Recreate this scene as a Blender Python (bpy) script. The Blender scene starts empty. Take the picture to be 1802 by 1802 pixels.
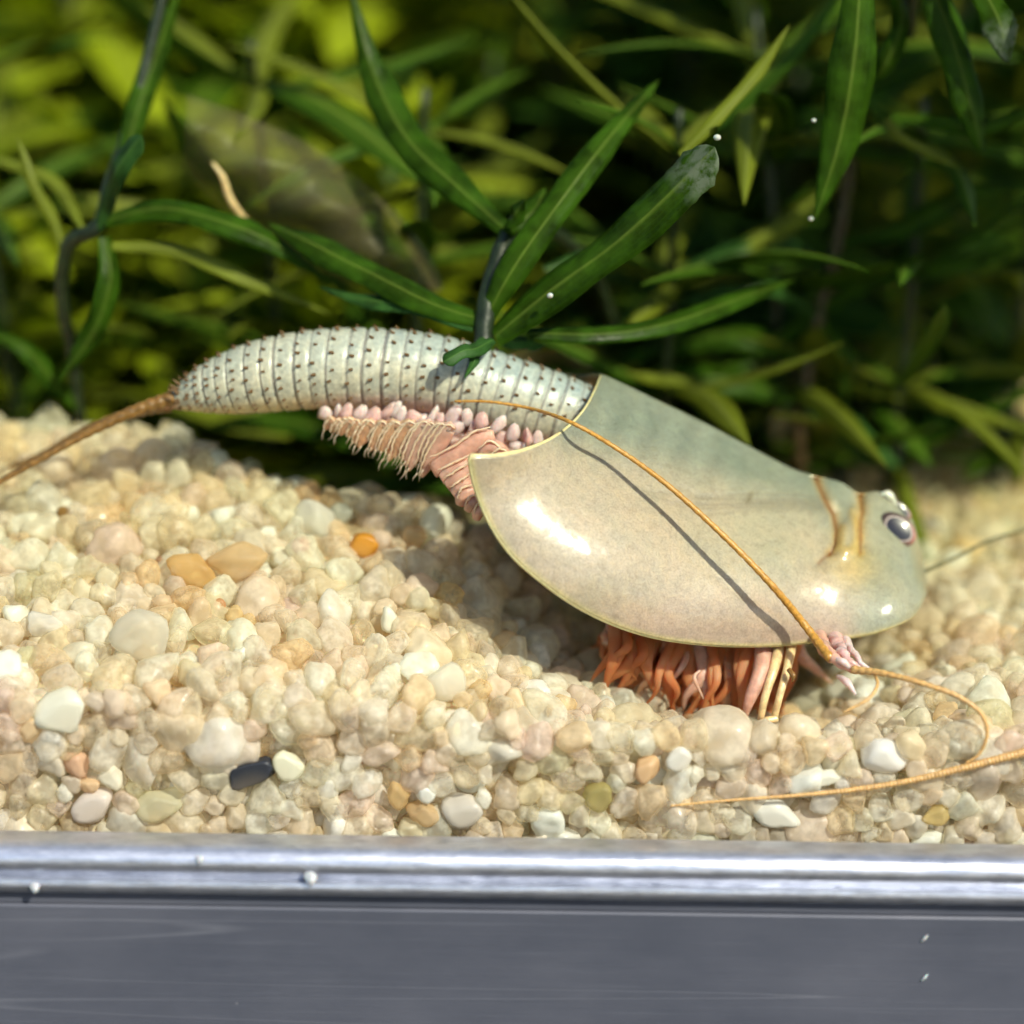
import bpy, math, random
import numpy as np
from mathutils import Vector, Matrix, Euler

random.seed(7)
rng = np.random.default_rng(11)
S = bpy.context.scene
COL = S.collection

# ------------------------------------------------------------------ camera, sky, sun, exposure (1 unit = 1 cm)
S.unit_settings.scale_length = 0.01
TILT, ROLL, DIST = math.radians(18.0), math.radians(0.8), 12.0
cam_d = bpy.data.cameras.new("camera")
cam = bpy.data.objects.new("camera", cam_d)
COL.objects.link(cam)
S.camera = cam
fwd = Vector((0, math.cos(TILT), -math.sin(TILT)))
CAMLOC = -fwd * DIST
cam.matrix_world = (Matrix.Translation(CAMLOC) @ Euler((math.pi / 2 - TILT, 0, 0)).to_matrix().to_4x4()
                    @ Matrix.Rotation(ROLL, 4, 'Z'))
cam_d.sensor_width = 36.0
cam_d.lens = 36.0 * DIST / 5.0
cam_d.clip_start, cam_d.clip_end = 0.1, 500.0
cam_d.dof.use_dof = True
cam_d.dof.focus_distance = 11.34
cam_d.dof.aperture_fstop = cam_d.lens / 1000.0 / 0.46

SUN = Vector((0.44, -0.56, 0.70)).normalized()          # towards the sun
world = bpy.data.worlds.new("World")
S.world = world
world.use_nodes = True
wn = world.node_tree
bg = wn.nodes["Background"]
sky = wn.nodes.new("ShaderNodeTexSky")
sky.sky_type = 'NISHITA'
sky.sun_disc = False
sky.sun_elevation = math.asin(SUN.z)
sky.sun_rotation = math.atan2(SUN.x, SUN.y)
wn.links.new(sky.outputs[0], bg.inputs[0])
bg.inputs[1].default_value = 0.145
sd = bpy.data.lights.new("sun", 'SUN')
sd.energy = 5.0
sd.angle = math.radians(0.6)
sd.color = (1.0, 0.94, 0.83)
sun = bpy.data.objects.new("sun", sd)
COL.objects.link(sun)
sun.rotation_euler = SUN.to_track_quat('Z', 'Y').to_euler()

S.render.engine = 'CYCLES'
S.cycles.use_denoising = True
S.cycles.use_adaptive_sampling = True
S.cycles.adaptive_threshold = 0.04
S.cycles.max_bounces = 5
S.cycles.diffuse_bounces = 3
S.cycles.glossy_bounces = 2
S.cycles.transparent_max_bounces = 14
S.cycles.caustics_reflective = False
S.cycles.caustics_refractive = False
S.view_settings.view_transform = 'Standard'
S.view_settings.look = 'None'
S.view_settings.exposure = 0.15
S.view_settings.gamma = 1.0
S.view_settings.use_curve_mapping = False

# ------------------------------------------------------------------ helpers: layout
MW = np.array(cam.matrix_world)
CL = np.array(CAMLOC)
HALF = 18.0 / cam_d.lens


def P(px, py, Y=0.0):
    """point at depth Y seen at photograph pixel (px, py)"""
    d = MW[:3, :3] @ np.array([(px - 901) / 901 * HALF, (901 - py) / 901 * HALF, -1.0])
    return CL + d * ((Y - CL[1]) / d[1])


IMW = np.linalg.inv(MW)


def proj(p):
    q = IMW[:3, :3] @ np.asarray(p, float) + IMW[:3, 3]
    return 901 + q[0] / -q[2] / HALF * 901, 901 - q[1] / -q[2] / HALF * 901, -q[2]


def pxl(Y=0.0):
    """length of one photograph pixel at depth Y"""
    return (Y * math.cos(TILT) + DIST) * HALF / 901


def spline(pts, n):
    """Catmull-Rom through pts, n samples, by chord length"""
    p = np.asarray(pts, float)
    if len(p) == 2:
        t = np.linspace(0, 1, n)[:, None]
        return p[0] * (1 - t) + p[1] * t
    k = np.concatenate([[0], np.cumsum(np.sqrt(np.linalg.norm(np.diff(p, axis=0), axis=1) + 1e-9))])
    k /= k[-1]
    m = np.gradient(p, k, axis=0)
    out = []
    for t in np.linspace(0, 1, n):
        i = min(max(np.searchsorted(k, t) - 1, 0), len(k) - 2)
        h = k[i + 1] - k[i]
        u = (t - k[i]) / h
        out.append((2 * u**3 - 3 * u**2 + 1) * p[i] + (u**3 - 2 * u**2 + u) * h * m[i]
                   + (-2 * u**3 + 3 * u**2) * p[i + 1] + (u**3 - u**2) * h * m[i + 1])
    return np.array(out)


def tag(o, label=None, cat=None, group=None, kind=None):
    for k, v in (("label", label), ("category", cat), ("group", group), ("kind", kind)):
        if v:
            o[k] = v
    return o


def link(name, data, parent=None, mat=None):
    o = bpy.data.objects.new(name, data)
    COL.objects.link(o)
    if mat is not None and data is not None:
        if not data.materials:
            data.materials.append(mat)
    if parent is not None:
        o.parent = parent
        o.matrix_parent_inverse = PINV.get(parent.name, Matrix.Identity(4))
    return o


PINV = {}


def empty(name, loc):
    o = bpy.data.objects.new(name, None)
    COL.objects.link(o)
    o.empty_display_size = 0.1
    o.location = loc
    PINV[o.name] = Matrix.Translation(-Vector(loc))
    return o


def mesh(name, v, f, smooth=True, col=None):
    me = bpy.data.meshes.new(name)
    v = np.asarray(v, float)
    me.from_pydata(v.tolist(), [], [tuple(int(i) for i in q) for q in f])
    if smooth:
        me.polygons.foreach_set("use_smooth", np.ones(len(me.polygons), bool))
    if col is not None:
        c = np.ones((len(v), 4), np.float32)
        col = np.asarray(col)
        c[:, :col.shape[1]] = col
        a = me.color_attributes.new("tint", 'FLOAT_COLOR', 'POINT')
        a.data.foreach_set("color", c.ravel())
    me.update()
    return me


def grid_faces(n, m, wrap=False, flip=False):
    f = []
    mm = m if wrap else m - 1
    for i in range(n - 1):
        for j in range(mm):
            a, b = i * m + j, i * m + (j + 1) % m
            c, d = (i + 1) * m + (j + 1) % m, (i + 1) * m + j
            f.append((a, d, c, b) if flip else (a, b, c, d))
    return f


def tube_data(cs, rad, seg=10, up=(0, 1, 0), flat=None, cap=True):
    """sweep; rad = radius across, flat = radius along the 'up' direction"""
    cs = np.asarray(cs, float)
    n = len(cs)
    rad = np.broadcast_to(np.asarray(rad, float), (n,))
    flat = rad if flat is None else np.broadcast_to(np.asarray(flat, float), (n,))
    T = np.gradient(cs, axis=0)
    T /= np.linalg.norm(T, axis=1)[:, None] + 1e-12
    U = np.asarray(up, float)[None, :] - T * (T @ np.asarray(up, float))[:, None]
    U /= np.linalg.norm(U, axis=1)[:, None] + 1e-9
    W = np.cross(T, U)
    a = np.linspace(0, 2 * math.pi, seg, endpoint=False)
    v = (cs[:, None, :] + W[:, None, :] * (np.cos(a)[None, :, None] * rad[:, None, None])
         + U[:, None, :] * (np.sin(a)[None, :, None] * flat[:, None, None]))
    v = v.reshape(-1, 3)
    f = grid_faces(n, seg, True)
    if cap:
        v = np.vstack([v, cs[0], cs[-1]])
        k = n * seg
        f += [(k, (j + 1) % seg, j) for j in range(seg)]
        f += [(k + 1, (n - 1) * seg + j, (n - 1) * seg + (j + 1) % seg) for j in range(seg)]
    return v, f


def tube(name, pts, rad, mat, parent=None, n=24, seg=10, flat=None, up=(0, 1, 0), rings=0, wob=0.0):
    cs = spline(pts, n)
    r = np.interp(np.linspace(0, 1, n), np.linspace(0, 1, len(np.atleast_1d(rad))), np.atleast_1d(rad))
    if wob:
        cs = cs + rng.normal(0, wob, cs.shape)
    if rings:
        r = r * (1 + 0.22 * np.abs(np.sin(np.linspace(0, rings * math.pi, n))))
    fl = None if flat is None else np.interp(np.linspace(0, 1, n), np.linspace(0, 1, len(np.atleast_1d(flat))), np.atleast_1d(flat))
    v, f = tube_data(cs, r, seg, up, fl)
    return link(name, mesh(name, v, f), parent, mat)


def px_pts(pts):
    return [P(*q) for q in pts]


# ------------------------------------------------------------------ helpers: materials
class NT:
    def __init__(self, name):
        self.m = bpy.data.materials.new(name)
        self.m.use_nodes = True
        self.t = self.m.node_tree
        self.b = self.t.nodes["Principled BSDF"]
        self.o = self.t.nodes["Material Output"]

    def n(self, typ, ins=None, **kw):
        x = self.t.nodes.new(typ)
        for k, v in kw.items():
            setattr(x, k, v)
        for k, v in (ins or {}).items():
            self.set(x, k, v)
        return x

    def set(self, node, key, v):
        s = node.inputs[key]
        if isinstance(v, bpy.types.NodeSocket):
            self.t.links.new(v, s)
        else:
            s.default_value = v

    def p(self, **kw):
        for k, v in kw.items():
            self.set(self.b, k.replace("_", " "), v)

    def coord(self, scale=(1, 1, 1), kind="Object"):
        tc = self.n("ShaderNodeTexCoord")
        return self.n("ShaderNodeMapping", {"Vector": tc.outputs[kind], "Scale": scale}).outputs[0]

    def noise(self, scale, detail=3.0, rough=0.55, vec=None):
        d = {"Scale": scale, "Detail": detail, "Roughness": rough}
        if vec is not None:
            d["Vector"] = vec
        return self.n("ShaderNodeTexNoise", d).outputs["Fac"]

    def ramp(self, fac, stops):
        r = self.n("ShaderNodeValToRGB", {"Fac": fac})
        e = r.color_ramp.elements
        while len(e) < len(stops):
            e.new(0.5)
        for x, (p, c) in zip(e, stops):
            x.position = p
            x.color = (*c, 1) if len(c) == 3 else c
        return r.outputs[0]

    def mix(self, a, b, fac, blend='MIX'):
        x = self.n("ShaderNodeMix", data_type='RGBA', blend_type=blend)
        for i, v in ((0, fac), (6, a), (7, b)):
            s = x.inputs[i]
            if isinstance(v, bpy.types.NodeSocket):
                self.t.links.new(v, s)
            else:
                s.default_value = (*v, 1) if isinstance(v, tuple) and len(v) == 3 else v
        return x.outputs[2]

    def math(self, op, a, b=0.5, clamp=False):
        x = self.n("ShaderNodeMath", operation=op, use_clamp=clamp)
        self.set(x, 0, a)
        self.set(x, 1, b)
        return x.outputs[0]

    def attr(self, name):
        return self.n("ShaderNodeAttribute", attribute_name=name).outputs["Color"]

    def bump(self, h, strength=0.3, dist=0.01):
        b = self.n("ShaderNodeBump", {"Height": h, "Strength": strength, "Distance": dist})
        self.set(self.b, "Normal", b.outputs[0])
        return b.outputs[0]

    def translucent(self, color, fac, normal=None):
        tr = self.n("ShaderNodeBsdfTranslucent", {"Color": color})
        if normal is not None:
            self.set(tr, "Normal", normal)
        mx = self.n("ShaderNodeMixShader")
        self.set(mx, 0, fac)
        self.t.links.new(self.b.outputs[0], mx.inputs[1])
        self.t.links.new(tr.outputs[0], mx.inputs[2])
        self.t.links.new(mx.outputs[0], self.o.inputs["Surface"])


def flesh(name, color, sss=0.4, rough=0.35, scale=0.06, noise=30.0, vary=0.25, radius=(1.0, 0.5, 0.3), coat=0.0):
    k = NT(name)
    nz = k.noise(noise, 3, vec=k.coord())
    lo = tuple(c * (1 - vary) for c in color)
    hi = tuple(min(1, c * (1 + vary)) for c in color)
    c = k.ramp(nz, [(0.3, lo), (0.7, hi)])
    k.p(Base_Color=c, Roughness=rough, Subsurface_Weight=sss, Subsurface_Radius=radius, Subsurface_Scale=scale, Coat_Weight=coat)
    k.bump(k.noise(noise * 2.5, 2, vec=k.coord()), 0.25, 0.01)
    return k.m


def grain_mat(name, src):
    k = NT(name)
    if src == "object":
        info = k.n("ShaderNodeObjectInfo")
        base, clear = info.outputs["Color"], info.outputs["Alpha"]
    else:
        info = k.n("ShaderNodeAttribute", attribute_name="tint")
        base, clear = info.outputs["Color"], info.outputs["Alpha"]
    vec = k.coord(kind="Object")
    mott = k.noise(1.6 if src == 'object' else 16.0, 2, 0.6, vec)
    c = k.mix(base, (0.80, 0.60, 0.34), k.ramp(mott, [(0.52, (0, 0, 0)), (0.78, (0.4, 0.4, 0.4))]))
    k.p(Base_Color=c, Roughness=k.ramp(mott, [(0.3, (0.15,) * 3), (0.7, (0.45,) * 3)]), IOR=1.38)
    tl = k.n("ShaderNodeBsdfTranslucent", {"Color": c})
    m1 = k.n("ShaderNodeMixShader", {0: 0.42})
    k.t.links.new(k.b.outputs[0], m1.inputs[1])
    k.t.links.new(tl.outputs[0], m1.inputs[2])
    tp = k.n("ShaderNodeBsdfTransparent", {"Color": k.mix(c, (1, 0.995, 0.98), 0.93)})
    lw = k.n("ShaderNodeLayerWeight", {"Blend": 0.5})
    # clear quartz: the body of a grain lets light through, its rim does not
    fac = k.ramp(lw.outputs["Facing"], [(0.20, (0.76,) * 3), (0.66, (0.58,) * 3), (0.90, (0.10,) * 3)])
    milky = k.ramp(mott, [(0.32, (0.55,) * 3), (0.55, (1.0,) * 3)])
    m2 = k.n("ShaderNodeMixShader", {0: k.math('MULTIPLY', k.math('MULTIPLY', fac, milky), clear)})
    k.t.links.new(m1.outputs[0], m2.inputs[1])
    k.t.links.new(tp.outputs[0], m2.inputs[2])
    k.t.links.new(m2.outputs[0], k.o.inputs["Surface"])
    return k.m


M = {}
M["grain_obj"] = grain_mat("quartz_grain_single", "object")
M["grain_attr"] = grain_mat("quartz_grain_mass", "attr")


def leaf_mat(name, base, rib, trans, tfac, gloss=0.32, plain=False):
    k = NT(name)
    if plain:                      # far, blurred leaves: colour variation and midrib only
        a = k.n("ShaderNodeSeparateColor", {"Color": k.attr("tint")})
        nz = k.noise(4.0, 1, 0.5, k.coord())
        c = k.mix(tuple(x * 0.5 for x in base), tuple(min(1, x * 1.5) for x in base), nz)
        c = k.mix(c, rib, k.math('MULTIPLY', a.outputs[0], 0.8))
        k.p(Base_Color=c, Roughness=0.4, IOR=1.2)
        k.translucent(k.mix(trans, c, 0.4), tfac)
        return k.m
    vec = k.coord()
    a = k.n("ShaderNodeSeparateColor", {"Color": k.attr("tint")})
    nz = k.noise(7.0, 4, 0.6, vec)
    c = k.mix(tuple(x * 0.35 for x in base), tuple(min(1, x * 1.6) for x in base), k.ramp(nz, [(0.36, (0, 0, 0)), (0.64, (1, 1, 1))]))
    cell = k.n("ShaderNodeTexVoronoi", {"Vector": vec, "Scale": 42.0}, feature='DISTANCE_TO_EDGE').outputs["Distance"]
    c = k.mix(c, tuple(min(1, x * 1.7 + 0.01) for x in base), k.ramp(cell, [(0.0, (0.16,) * 3), (0.16, (0, 0, 0))]))
    vein = k.math('PINGPONG', k.math('ADD', k.math('MULTIPLY', a.outputs[2], 9.0), k.math('MULTIPLY', nz, 1.2)), 0.5)
    c = k.mix(c, tuple(min(1, x * 2.2) for x in base), k.ramp(vein, [(0.30, (0, 0, 0)), (0.5, (0.26,) * 3)]))
    c = k.mix(c, rib, k.math('MULTIPLY', a.outputs[0], 0.55))
    film = k.math('MULTIPLY', a.outputs[1], k.ramp(k.noise(16.0, 4, 0.7, vec), [(0.38, (0, 0, 0)), (0.58, (1, 1, 1))]))
    c = k.mix(c, (0.20, 0.24, 0.17), film)
    k.p(Base_Color=c, Roughness=k.math('ADD', k.math('MULTIPLY', nz, 0.35), gloss - 0.12), IOR=1.18)
    h = k.math('ADD', k.math('MULTIPLY', cell, 0.12), k.noise(9.0, 3, 0.55, vec))
    nrm = k.bump(h, 0.30, 0.02)
    k.translucent(k.mix(trans, c, 0.4), tfac, nrm)
    return k.m


M["leaf"] = leaf_mat("pondweed_leaf", (0.032, 0.080, 0.005), (0.26, 0.36, 0.06), (0.17, 0.32, 0.008), 0.48, 0.26)
M["leaf_dark"] = leaf_mat("pondweed_leaf_dark", (0.026, 0.075, 0.016), (0.12, 0.24, 0.05), (0.05, 0.13, 0.015), 0.25)
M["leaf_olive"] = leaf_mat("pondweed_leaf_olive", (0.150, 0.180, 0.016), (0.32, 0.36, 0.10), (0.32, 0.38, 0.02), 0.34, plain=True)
M["leaf_sunlit"] = leaf_mat("pondweed_leaf_sunlit", (0.34, 0.41, 0.018), (0.45, 0.50, 0.10), (0.60, 0.68, 0.02), 0.45, plain=True)  # leaf green brightened to lime so these weeds look sunlit
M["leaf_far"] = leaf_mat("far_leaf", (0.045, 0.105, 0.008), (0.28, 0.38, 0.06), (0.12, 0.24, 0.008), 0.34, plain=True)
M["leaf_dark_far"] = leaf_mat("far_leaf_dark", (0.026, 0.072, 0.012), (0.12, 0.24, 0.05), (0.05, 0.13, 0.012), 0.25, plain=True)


def stem_mat(name, base):
    k = NT(name)
    nz = k.noise(14.0, 4, 0.6, k.coord())
    k.p(Base_Color=k.ramp(nz, [(0.3, tuple(x * 0.5 for x in base)), (0.7, tuple(x * 1.4 for x in base))]), Roughness=0.4)
    k.bump(nz, 0.4, 0.02)
    return k.m


M["stem"] = stem_mat("pondweed_stem", (0.014, 0.024, 0.010))
M["stem_brown"] = stem_mat("pondweed_stem_brown", (0.075, 0.045, 0.020))

# carapace
k = NT("carapace_shell")
vec = k.coord()
base = k.attr("tint")
n1 = k.noise(24.0, 5, 0.7, vec)
n2 = k.noise(95.0, 3, 0.6, vec)
n3 = k.noise(5.0, 3, 0.6, vec)
c = k.mix(base, k.ramp(n1, [(0.30, (0.78, 0.78, 0.77)), (0.5, (1, 1, 1)), (0.72, (1.14, 1.12, 1.05))]), 1.0, 'MULTIPLY')
c = k.mix(c, k.ramp(n2, [(0.30, (0.78, 0.76, 0.74)), (0.5, (1, 1, 1)), (0.70, (1.18, 1.16, 1.10))]), 0.9, 'MULTIPLY')
c = k.mix(c, k.ramp(n3, [(0.3, (0.88, 0.92, 0.90)), (0.7, (1.10, 1.05, 1.0))]), 1.0, 'MULTIPLY')
k.p(Base_Color=c, Roughness=0.42, IOR=1.36, Subsurface_Weight=0.25, Subsurface_Radius=(1.0, 0.7, 0.4), Subsurface_Scale=0.05,
    Coat_Weight=1.0, Coat_Roughness=0.16, Coat_IOR=1.6)
bh = k.math('ADD', k.math('MULTIPLY', n1, 0.6), k.math('MULTIPLY', k.noise(9.0, 4, 0.65, vec), 1.3))
nrm = k.bump(bh, 0.30, 0.022)
wet = k.n("ShaderNodeBump", {"Height": k.math('ADD', k.noise(3.2, 3, 0.6, vec), k.math('MULTIPLY', k.noise(30.0, 2, 0.6, vec), 0.05)), "Strength": 0.22, "Distance": 0.05})
k.set(k.b, "Coat Normal", wet.outputs[0])
k.translucent((0.75, 0.52, 0.32, 1), 0.22)
M["carapace"] = k.m
M["rim"] = flesh("carapace_rim", (0.66, 0.56, 0.28), 0.3, 0.3, 0.03, 20, 0.15, coat=0.4)

# abdomen
k = NT("abdomen_skin")
vec = k.coord()
n1 = k.noise(40.0, 4, 0.65, vec)
n2 = k.noise(8.0, 3, 0.6, vec)
c = k.mix(k.attr("tint"), k.ramp(n1, [(0.3, (0.72, 0.72, 0.72)), (0.7, (1.22, 1.2, 1.15))]), 1.0, 'MULTIPLY')
c = k.mix(c, k.ramp(n2, [(0.3, (0.88, 0.92, 0.95)), (0.7, (1.1, 1.05, 0.98))]), 1.0, 'MULTIPLY')
k.p(Base_Color=c, Roughness=0.36, Subsurface_Weight=0.3, Subsurface_Radius=(1.0, 0.7, 0.5), Subsurface_Scale=0.04, Coat_Weight=0.35, Coat_Roughness=0.22)
k.bump(n1, 0.3, 0.012)
M["abdomen"] = k.m
M["spine"] = flesh("spine_horn", (0.13, 0.065, 0.022), 0.0, 0.4, 0.01, 60, 0.3)
M["gill"] = flesh("gill_plate", (0.60, 0.31, 0.18), 0.5, 0.4, 0.08, 22, 0.28, coat=0.15)
M["gill_edge"] = flesh("gill_plate_edge", (0.78, 0.52, 0.36), 0.4, 0.36, 0.05, 30, 0.15)
M["bulb"] = flesh("gill_bulb", (0.68, 0.50, 0.485), 0.7, 0.4, 0.08, 30, 0.18, coat=0.4)
M["gill_pink"] = flesh("gill_flesh_pink", (0.60, 0.37, 0.345), 0.7, 0.45, 0.08, 30, 0.25, coat=0.3)
k = NT("leg_flesh")
nz = k.noise(7.0, 4, 0.6, k.coord())
c = k.ramp(nz, [(0.3, (0.58, 0.20, 0.07)), (0.52, (0.70, 0.28, 0.11)), (0.72, (0.74, 0.42, 0.24))])
k.p(Base_Color=c, Roughness=0.65, Subsurface_Weight=0.4, Subsurface_Scale=0.12)
k.bump(nz, 0.3, 0.02)
k.translucent((0.90, 0.38, 0.15, 1), 0.5)
M["leg_red"] = k.m
M["leg_pink"] = flesh("leg_flesh_pink", (0.58, 0.31, 0.23), 0.6, 0.45, 0.08, 22, 0.22, coat=0.3)
M["leg_pale"] = flesh("leg_horn_pale", (0.70, 0.50, 0.26), 0.4, 0.3, 0.05, 30, 0.25, coat=0.4)
M["feeler"] = flesh("feeler_amber", (0.50, 0.25, 0.045), 0.2, 0.35, 0.03, 60, 0.3, coat=0.2)
M["feeler_tan"] = flesh("feeler_tan", (0.58, 0.34, 0.12), 0.2, 0.35, 0.03, 60, 0.3, coat=0.2)
M["feeler_dark"] = flesh("feeler_olive", (0.10, 0.09, 0.035), 0.1, 0.4, 0.02, 60, 0.3)
M["tail"] = flesh("tail_brown", (0.20, 0.10, 0.025), 0.2, 0.35, 0.03, 40, 0.4, coat=0.2)
k = NT("eye_ball")
k.p(Base_Color=k.attr("tint"), Roughness=0.35, Coat_Weight=0.6, Coat_Roughness=0.10)
M["eye"] = k.m
M["eyelid_pale"] = flesh("eyelid_pale", (0.72, 0.72, 0.62), 0.3, 0.3, 0.03, 30, 0.15, coat=0.5)

# tank
k = NT("trim_metal")
vec = k.coord((0.6, 14, 14))
n1 = k.noise(3.0, 6, 0.7, vec)
n2 = k.noise(5.0, 5, 0.7, k.coord((1.6, 4, 4)))
k.p(Base_Color=k.ramp(n2, [(0.35, (0.50, 0.53, 0.60)), (0.65, (0.74, 0.77, 0.84))]), Metallic=0.85,
    Roughness=k.ramp(n1, [(0.3, (0.24,) * 3), (0.7, (0.42,) * 3)]))
k.bump(k.math('ADD', n1, k.noise(40.0, 3, 0.6, k.coord((0.3, 1, 1)))), 0.16, 0.02)
M["trim"] = k.m

k = NT("panel_metal")
br = k.noise(6.0, 8, 0.75, k.coord((0.22, 6, 9)))
bl = k.noise(1.3, 5, 0.6, k.coord((0.7, 1, 1.3)))
c = k.ramp(bl, [(0.3, (0.068, 0.076, 0.098)), (0.7, (0.105, 0.112, 0.136))])
c = k.mix(c, (0.24, 0.25, 0.28), k.ramp(br, [(0.58, (0, 0, 0)), (0.80, (0.18,) * 3)]))
for ang, sc, st_, seed in ((0.06, 0.9, (0.05, 1, 1.6), 3.0), (0.35, 1.3, (0.05, 1, 1.4), 9.0), (-0.3, 1.1, (0.05, 1, 1.5), 17.0), (0.0, 2.0, (0.04, 1, 2.6), 29.0)):
    tc = k.n("ShaderNodeTexCoord")
    mp = k.n("ShaderNodeMapping", {"Vector": tc.outputs["Object"], "Location": (seed, seed, seed), "Rotation": (0, ang, 0), "Scale": st_})
    d_ = k.math('ABSOLUTE', k.math('SUBTRACT', k.noise(sc, 1.5, 0.4, mp.outputs[0]), 0.5))
    ln_ = k.ramp(d_, [(0.0, (0.24,) * 3), (0.0022, (0, 0, 0))])
    mk_ = k.ramp(k.noise(2.6, 2, 0.5, mp.outputs[0]), [(0.50, (0, 0, 0)), (0.62, (1, 1, 1))])
    c = k.mix(c, (0.30, 0.31, 0.34), k.math('MULTIPLY', ln_, mk_))
spk = k.n("ShaderNodeTexVoronoi", {"Vector": k.coord(), "Scale": 3.0}).outputs["Distance"]
c = k.mix(c, (0.5, 0.5, 0.5), k.ramp(spk, [(0.0, (0.6,) * 3), (0.035, (0, 0, 0))]))
k.p(Base_Color=c, Roughness=k.ramp(br, [(0.3, (0.42,) * 3), (0.7, (0.60,) * 3)]), Metallic=0.15)
k.bump(k.math('ADD', k.math('MULTIPLY', br, 0.5), k.math('MULTIPLY', bl, 0.5)), 0.12, 0.02)
M["panel"] = k.m

k = NT("clear_glass")
t = k.n("ShaderNodeBsdfTransparent", {"Color": (0.985, 0.995, 0.99, 1)})
k.t.nodes.remove(k.b)
k.t.links.new(t.outputs[0], k.o.inputs["Surface"])
M["glass"] = k.m
k = NT("back_panel_paint")
nz = k.noise(0.9, 4, 0.6, k.coord())
k.p(Base_Color=k.ramp(nz, [(0.3, (0.22, 0.27, 0.015)), (0.7, (0.42, 0.46, 0.04))]), Roughness=0.8)
M["back"] = k.m
k = NT("sand_base")
vec = k.coord()
cell = k.n("ShaderNodeTexVoronoi", {"Vector": vec, "Scale": 7.0})
c = k.mix(k.ramp(k.noise(1.4, 4, 0.6, vec), [(0.3, (0.84, 0.71, 0.48)), (0.7, (0.92, 0.82, 0.60))]),
          k.ramp(cell.outputs["Distance"], [(0.2, (1.05, 1.04, 1.0)), (0.75, (0.84, 0.78, 0.68))]), 1.0, 'MULTIPLY')
k.p(Base_Color=c, Roughness=0.7, Subsurface_Weight=0.3, Subsurface_Scale=0.08)
k.bump(cell.outputs["Distance"], 0.6, -0.06)
M["sand_base"] = k.m
k = NT("shed_film")
nz = k.noise(6.0, 4, 0.6, k.coord())
k.p(Base_Color=k.ramp(nz, [(0.3, (0.35, 0.30, 0.16)), (0.7, (0.55, 0.48, 0.30))]), Roughness=0.35)
tb = k.n("ShaderNodeBsdfTransparent", {"Color": (0.92, 0.90, 0.80, 1)})
mx = k.n("ShaderNodeMixShader", {0: k.math('ADD', k.math('MULTIPLY', nz, 0.08), 0.895)})
k.t.links.new(k.b.outputs[0], mx.inputs[1])
k.t.links.new(tb.outputs[0], mx.inputs[2])
k.t.links.new(mx.outputs[0], k.o.inputs["Surface"])
M["film"] = k.m
k = NT("air_bubble")
k.p(Base_Color=(0.5, 0.53, 0.52, 1), Roughness=0.08, Coat_Weight=1.0, Subsurface_Weight=0.3, Subsurface_Scale=0.03)
M["bubble"] = k.m

# ------------------------------------------------------------------ the tank
YG = -1.30            # inner face of the front pane
XW = 6.0
prof = [(-1.42, 1469), (-1.45, 1473), (-1.485, 1479), (-1.52, 1485), (-1.555, 1496), (-1.58, 1508), (-1.592, 1522), (-1.588, 1534),
        (-1.570, 1543), (-1.566, 1547), (-1.590, 1549), (-1.606, 1553), (-1.612, 1560), (-1.612, 1568), (-1.60, 1573)]
pz = [(Y, P(901, py + 8, Y)[2]) for Y, py in prof]
zlip = pz[-1][1]
tank = empty("aquarium", (0, YG - 0.3, zlip - 2.5))
tag(tank, "glass fish tank with a shiny grey metal trim strip and scratched grey base panel", "aquarium")


def extrude_x(name, prof2, mat, parent, x0=-XW, x1=XW, nx=2, closed=True):
    n = len(prof2)
    v, f = [], []
    for x in np.linspace(x0, x1, nx):
        v += [(x, a, b) for a, b in prof2]
    for i in range(nx - 1):
        for j in range(n if closed else n - 1):
            a, b = i * n + j, i * n + (j + 1) % n
            f.append((a, a + n, b + n, b))
    f += [tuple(range(n)), tuple(range((nx - 1) * n, nx * n))[::-1]]
    o = link(name, mesh(name, v, f, smooth=False), parent, mat)
    return o


zpane = pz[0][1] - 0.12
trim = extrude_x("trim_strip", pz + [(-1.52, zlip - 0.004), (-1.40, zlip - 0.004), (-1.40, pz[0][1])], M["trim"], tank)
for p in trim.data.polygons:
    p.use_smooth = True
try:
    trim.data.set_sharp_from_angle(angle=math.radians(42))
except Exception:
    pass
zst = P(901, 1602, -1.575)[2]
extrude_x("recess_strip", [(-1.56, zlip - 0.006), (-1.56, zst), (-1.40, zst), (-1.40, zlip - 0.006)], M["panel"], tank)
extrude_x("base_panel", [(-1.572, zst - 0.004), (-1.578, zst - 0.012), (-1.578, zst - 2.2), (-1.40, zst - 2.2), (-1.40, zst - 0.004)], M["panel"], tank)


def boxm(name, x0, x1, y0, y1, z0, z1, mat, parent):
    v = [(x, y, z) for x in (x0, x1) for y in (y0, y1) for z in (z0, z1)]
    f = [(0, 1, 3, 2), (4, 6, 7, 5), (0, 4, 5, 1), (2, 3, 7, 6), (0, 2, 6, 4), (1, 5, 7, 3)]
    return link(name, mesh(name, v, f, False), parent, mat)


boxm("front_pane", -XW, XW, -1.395, YG - 0.005, zpane, 5.0, M["glass"], tank)
boxm("back_panel", -XW, XW, 8.0, 8.2, -2.0, 5.0, M["back"], tank)
boxm("tank_floor", -XW, XW, YG + 0.002, 7.99, -2.1, -1.9, M["panel"], tank)

k = NT("tinted_water")
k.t.nodes.remove(k.b)
va = k.n("ShaderNodeVolumeAbsorption", {"Color": (0.80, 0.83, 0.42, 1), "Density": 0.11})
k.t.links.new(va.outputs[0], k.o.inputs["Volume"])
M["water"] = k.m
tag(boxm("water", -XW + 0.01, XW - 0.01, YG, 7.97, -1.88, 3.25, M["water"], None), "greenish clear water filling the tank", kind="structure")

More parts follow.
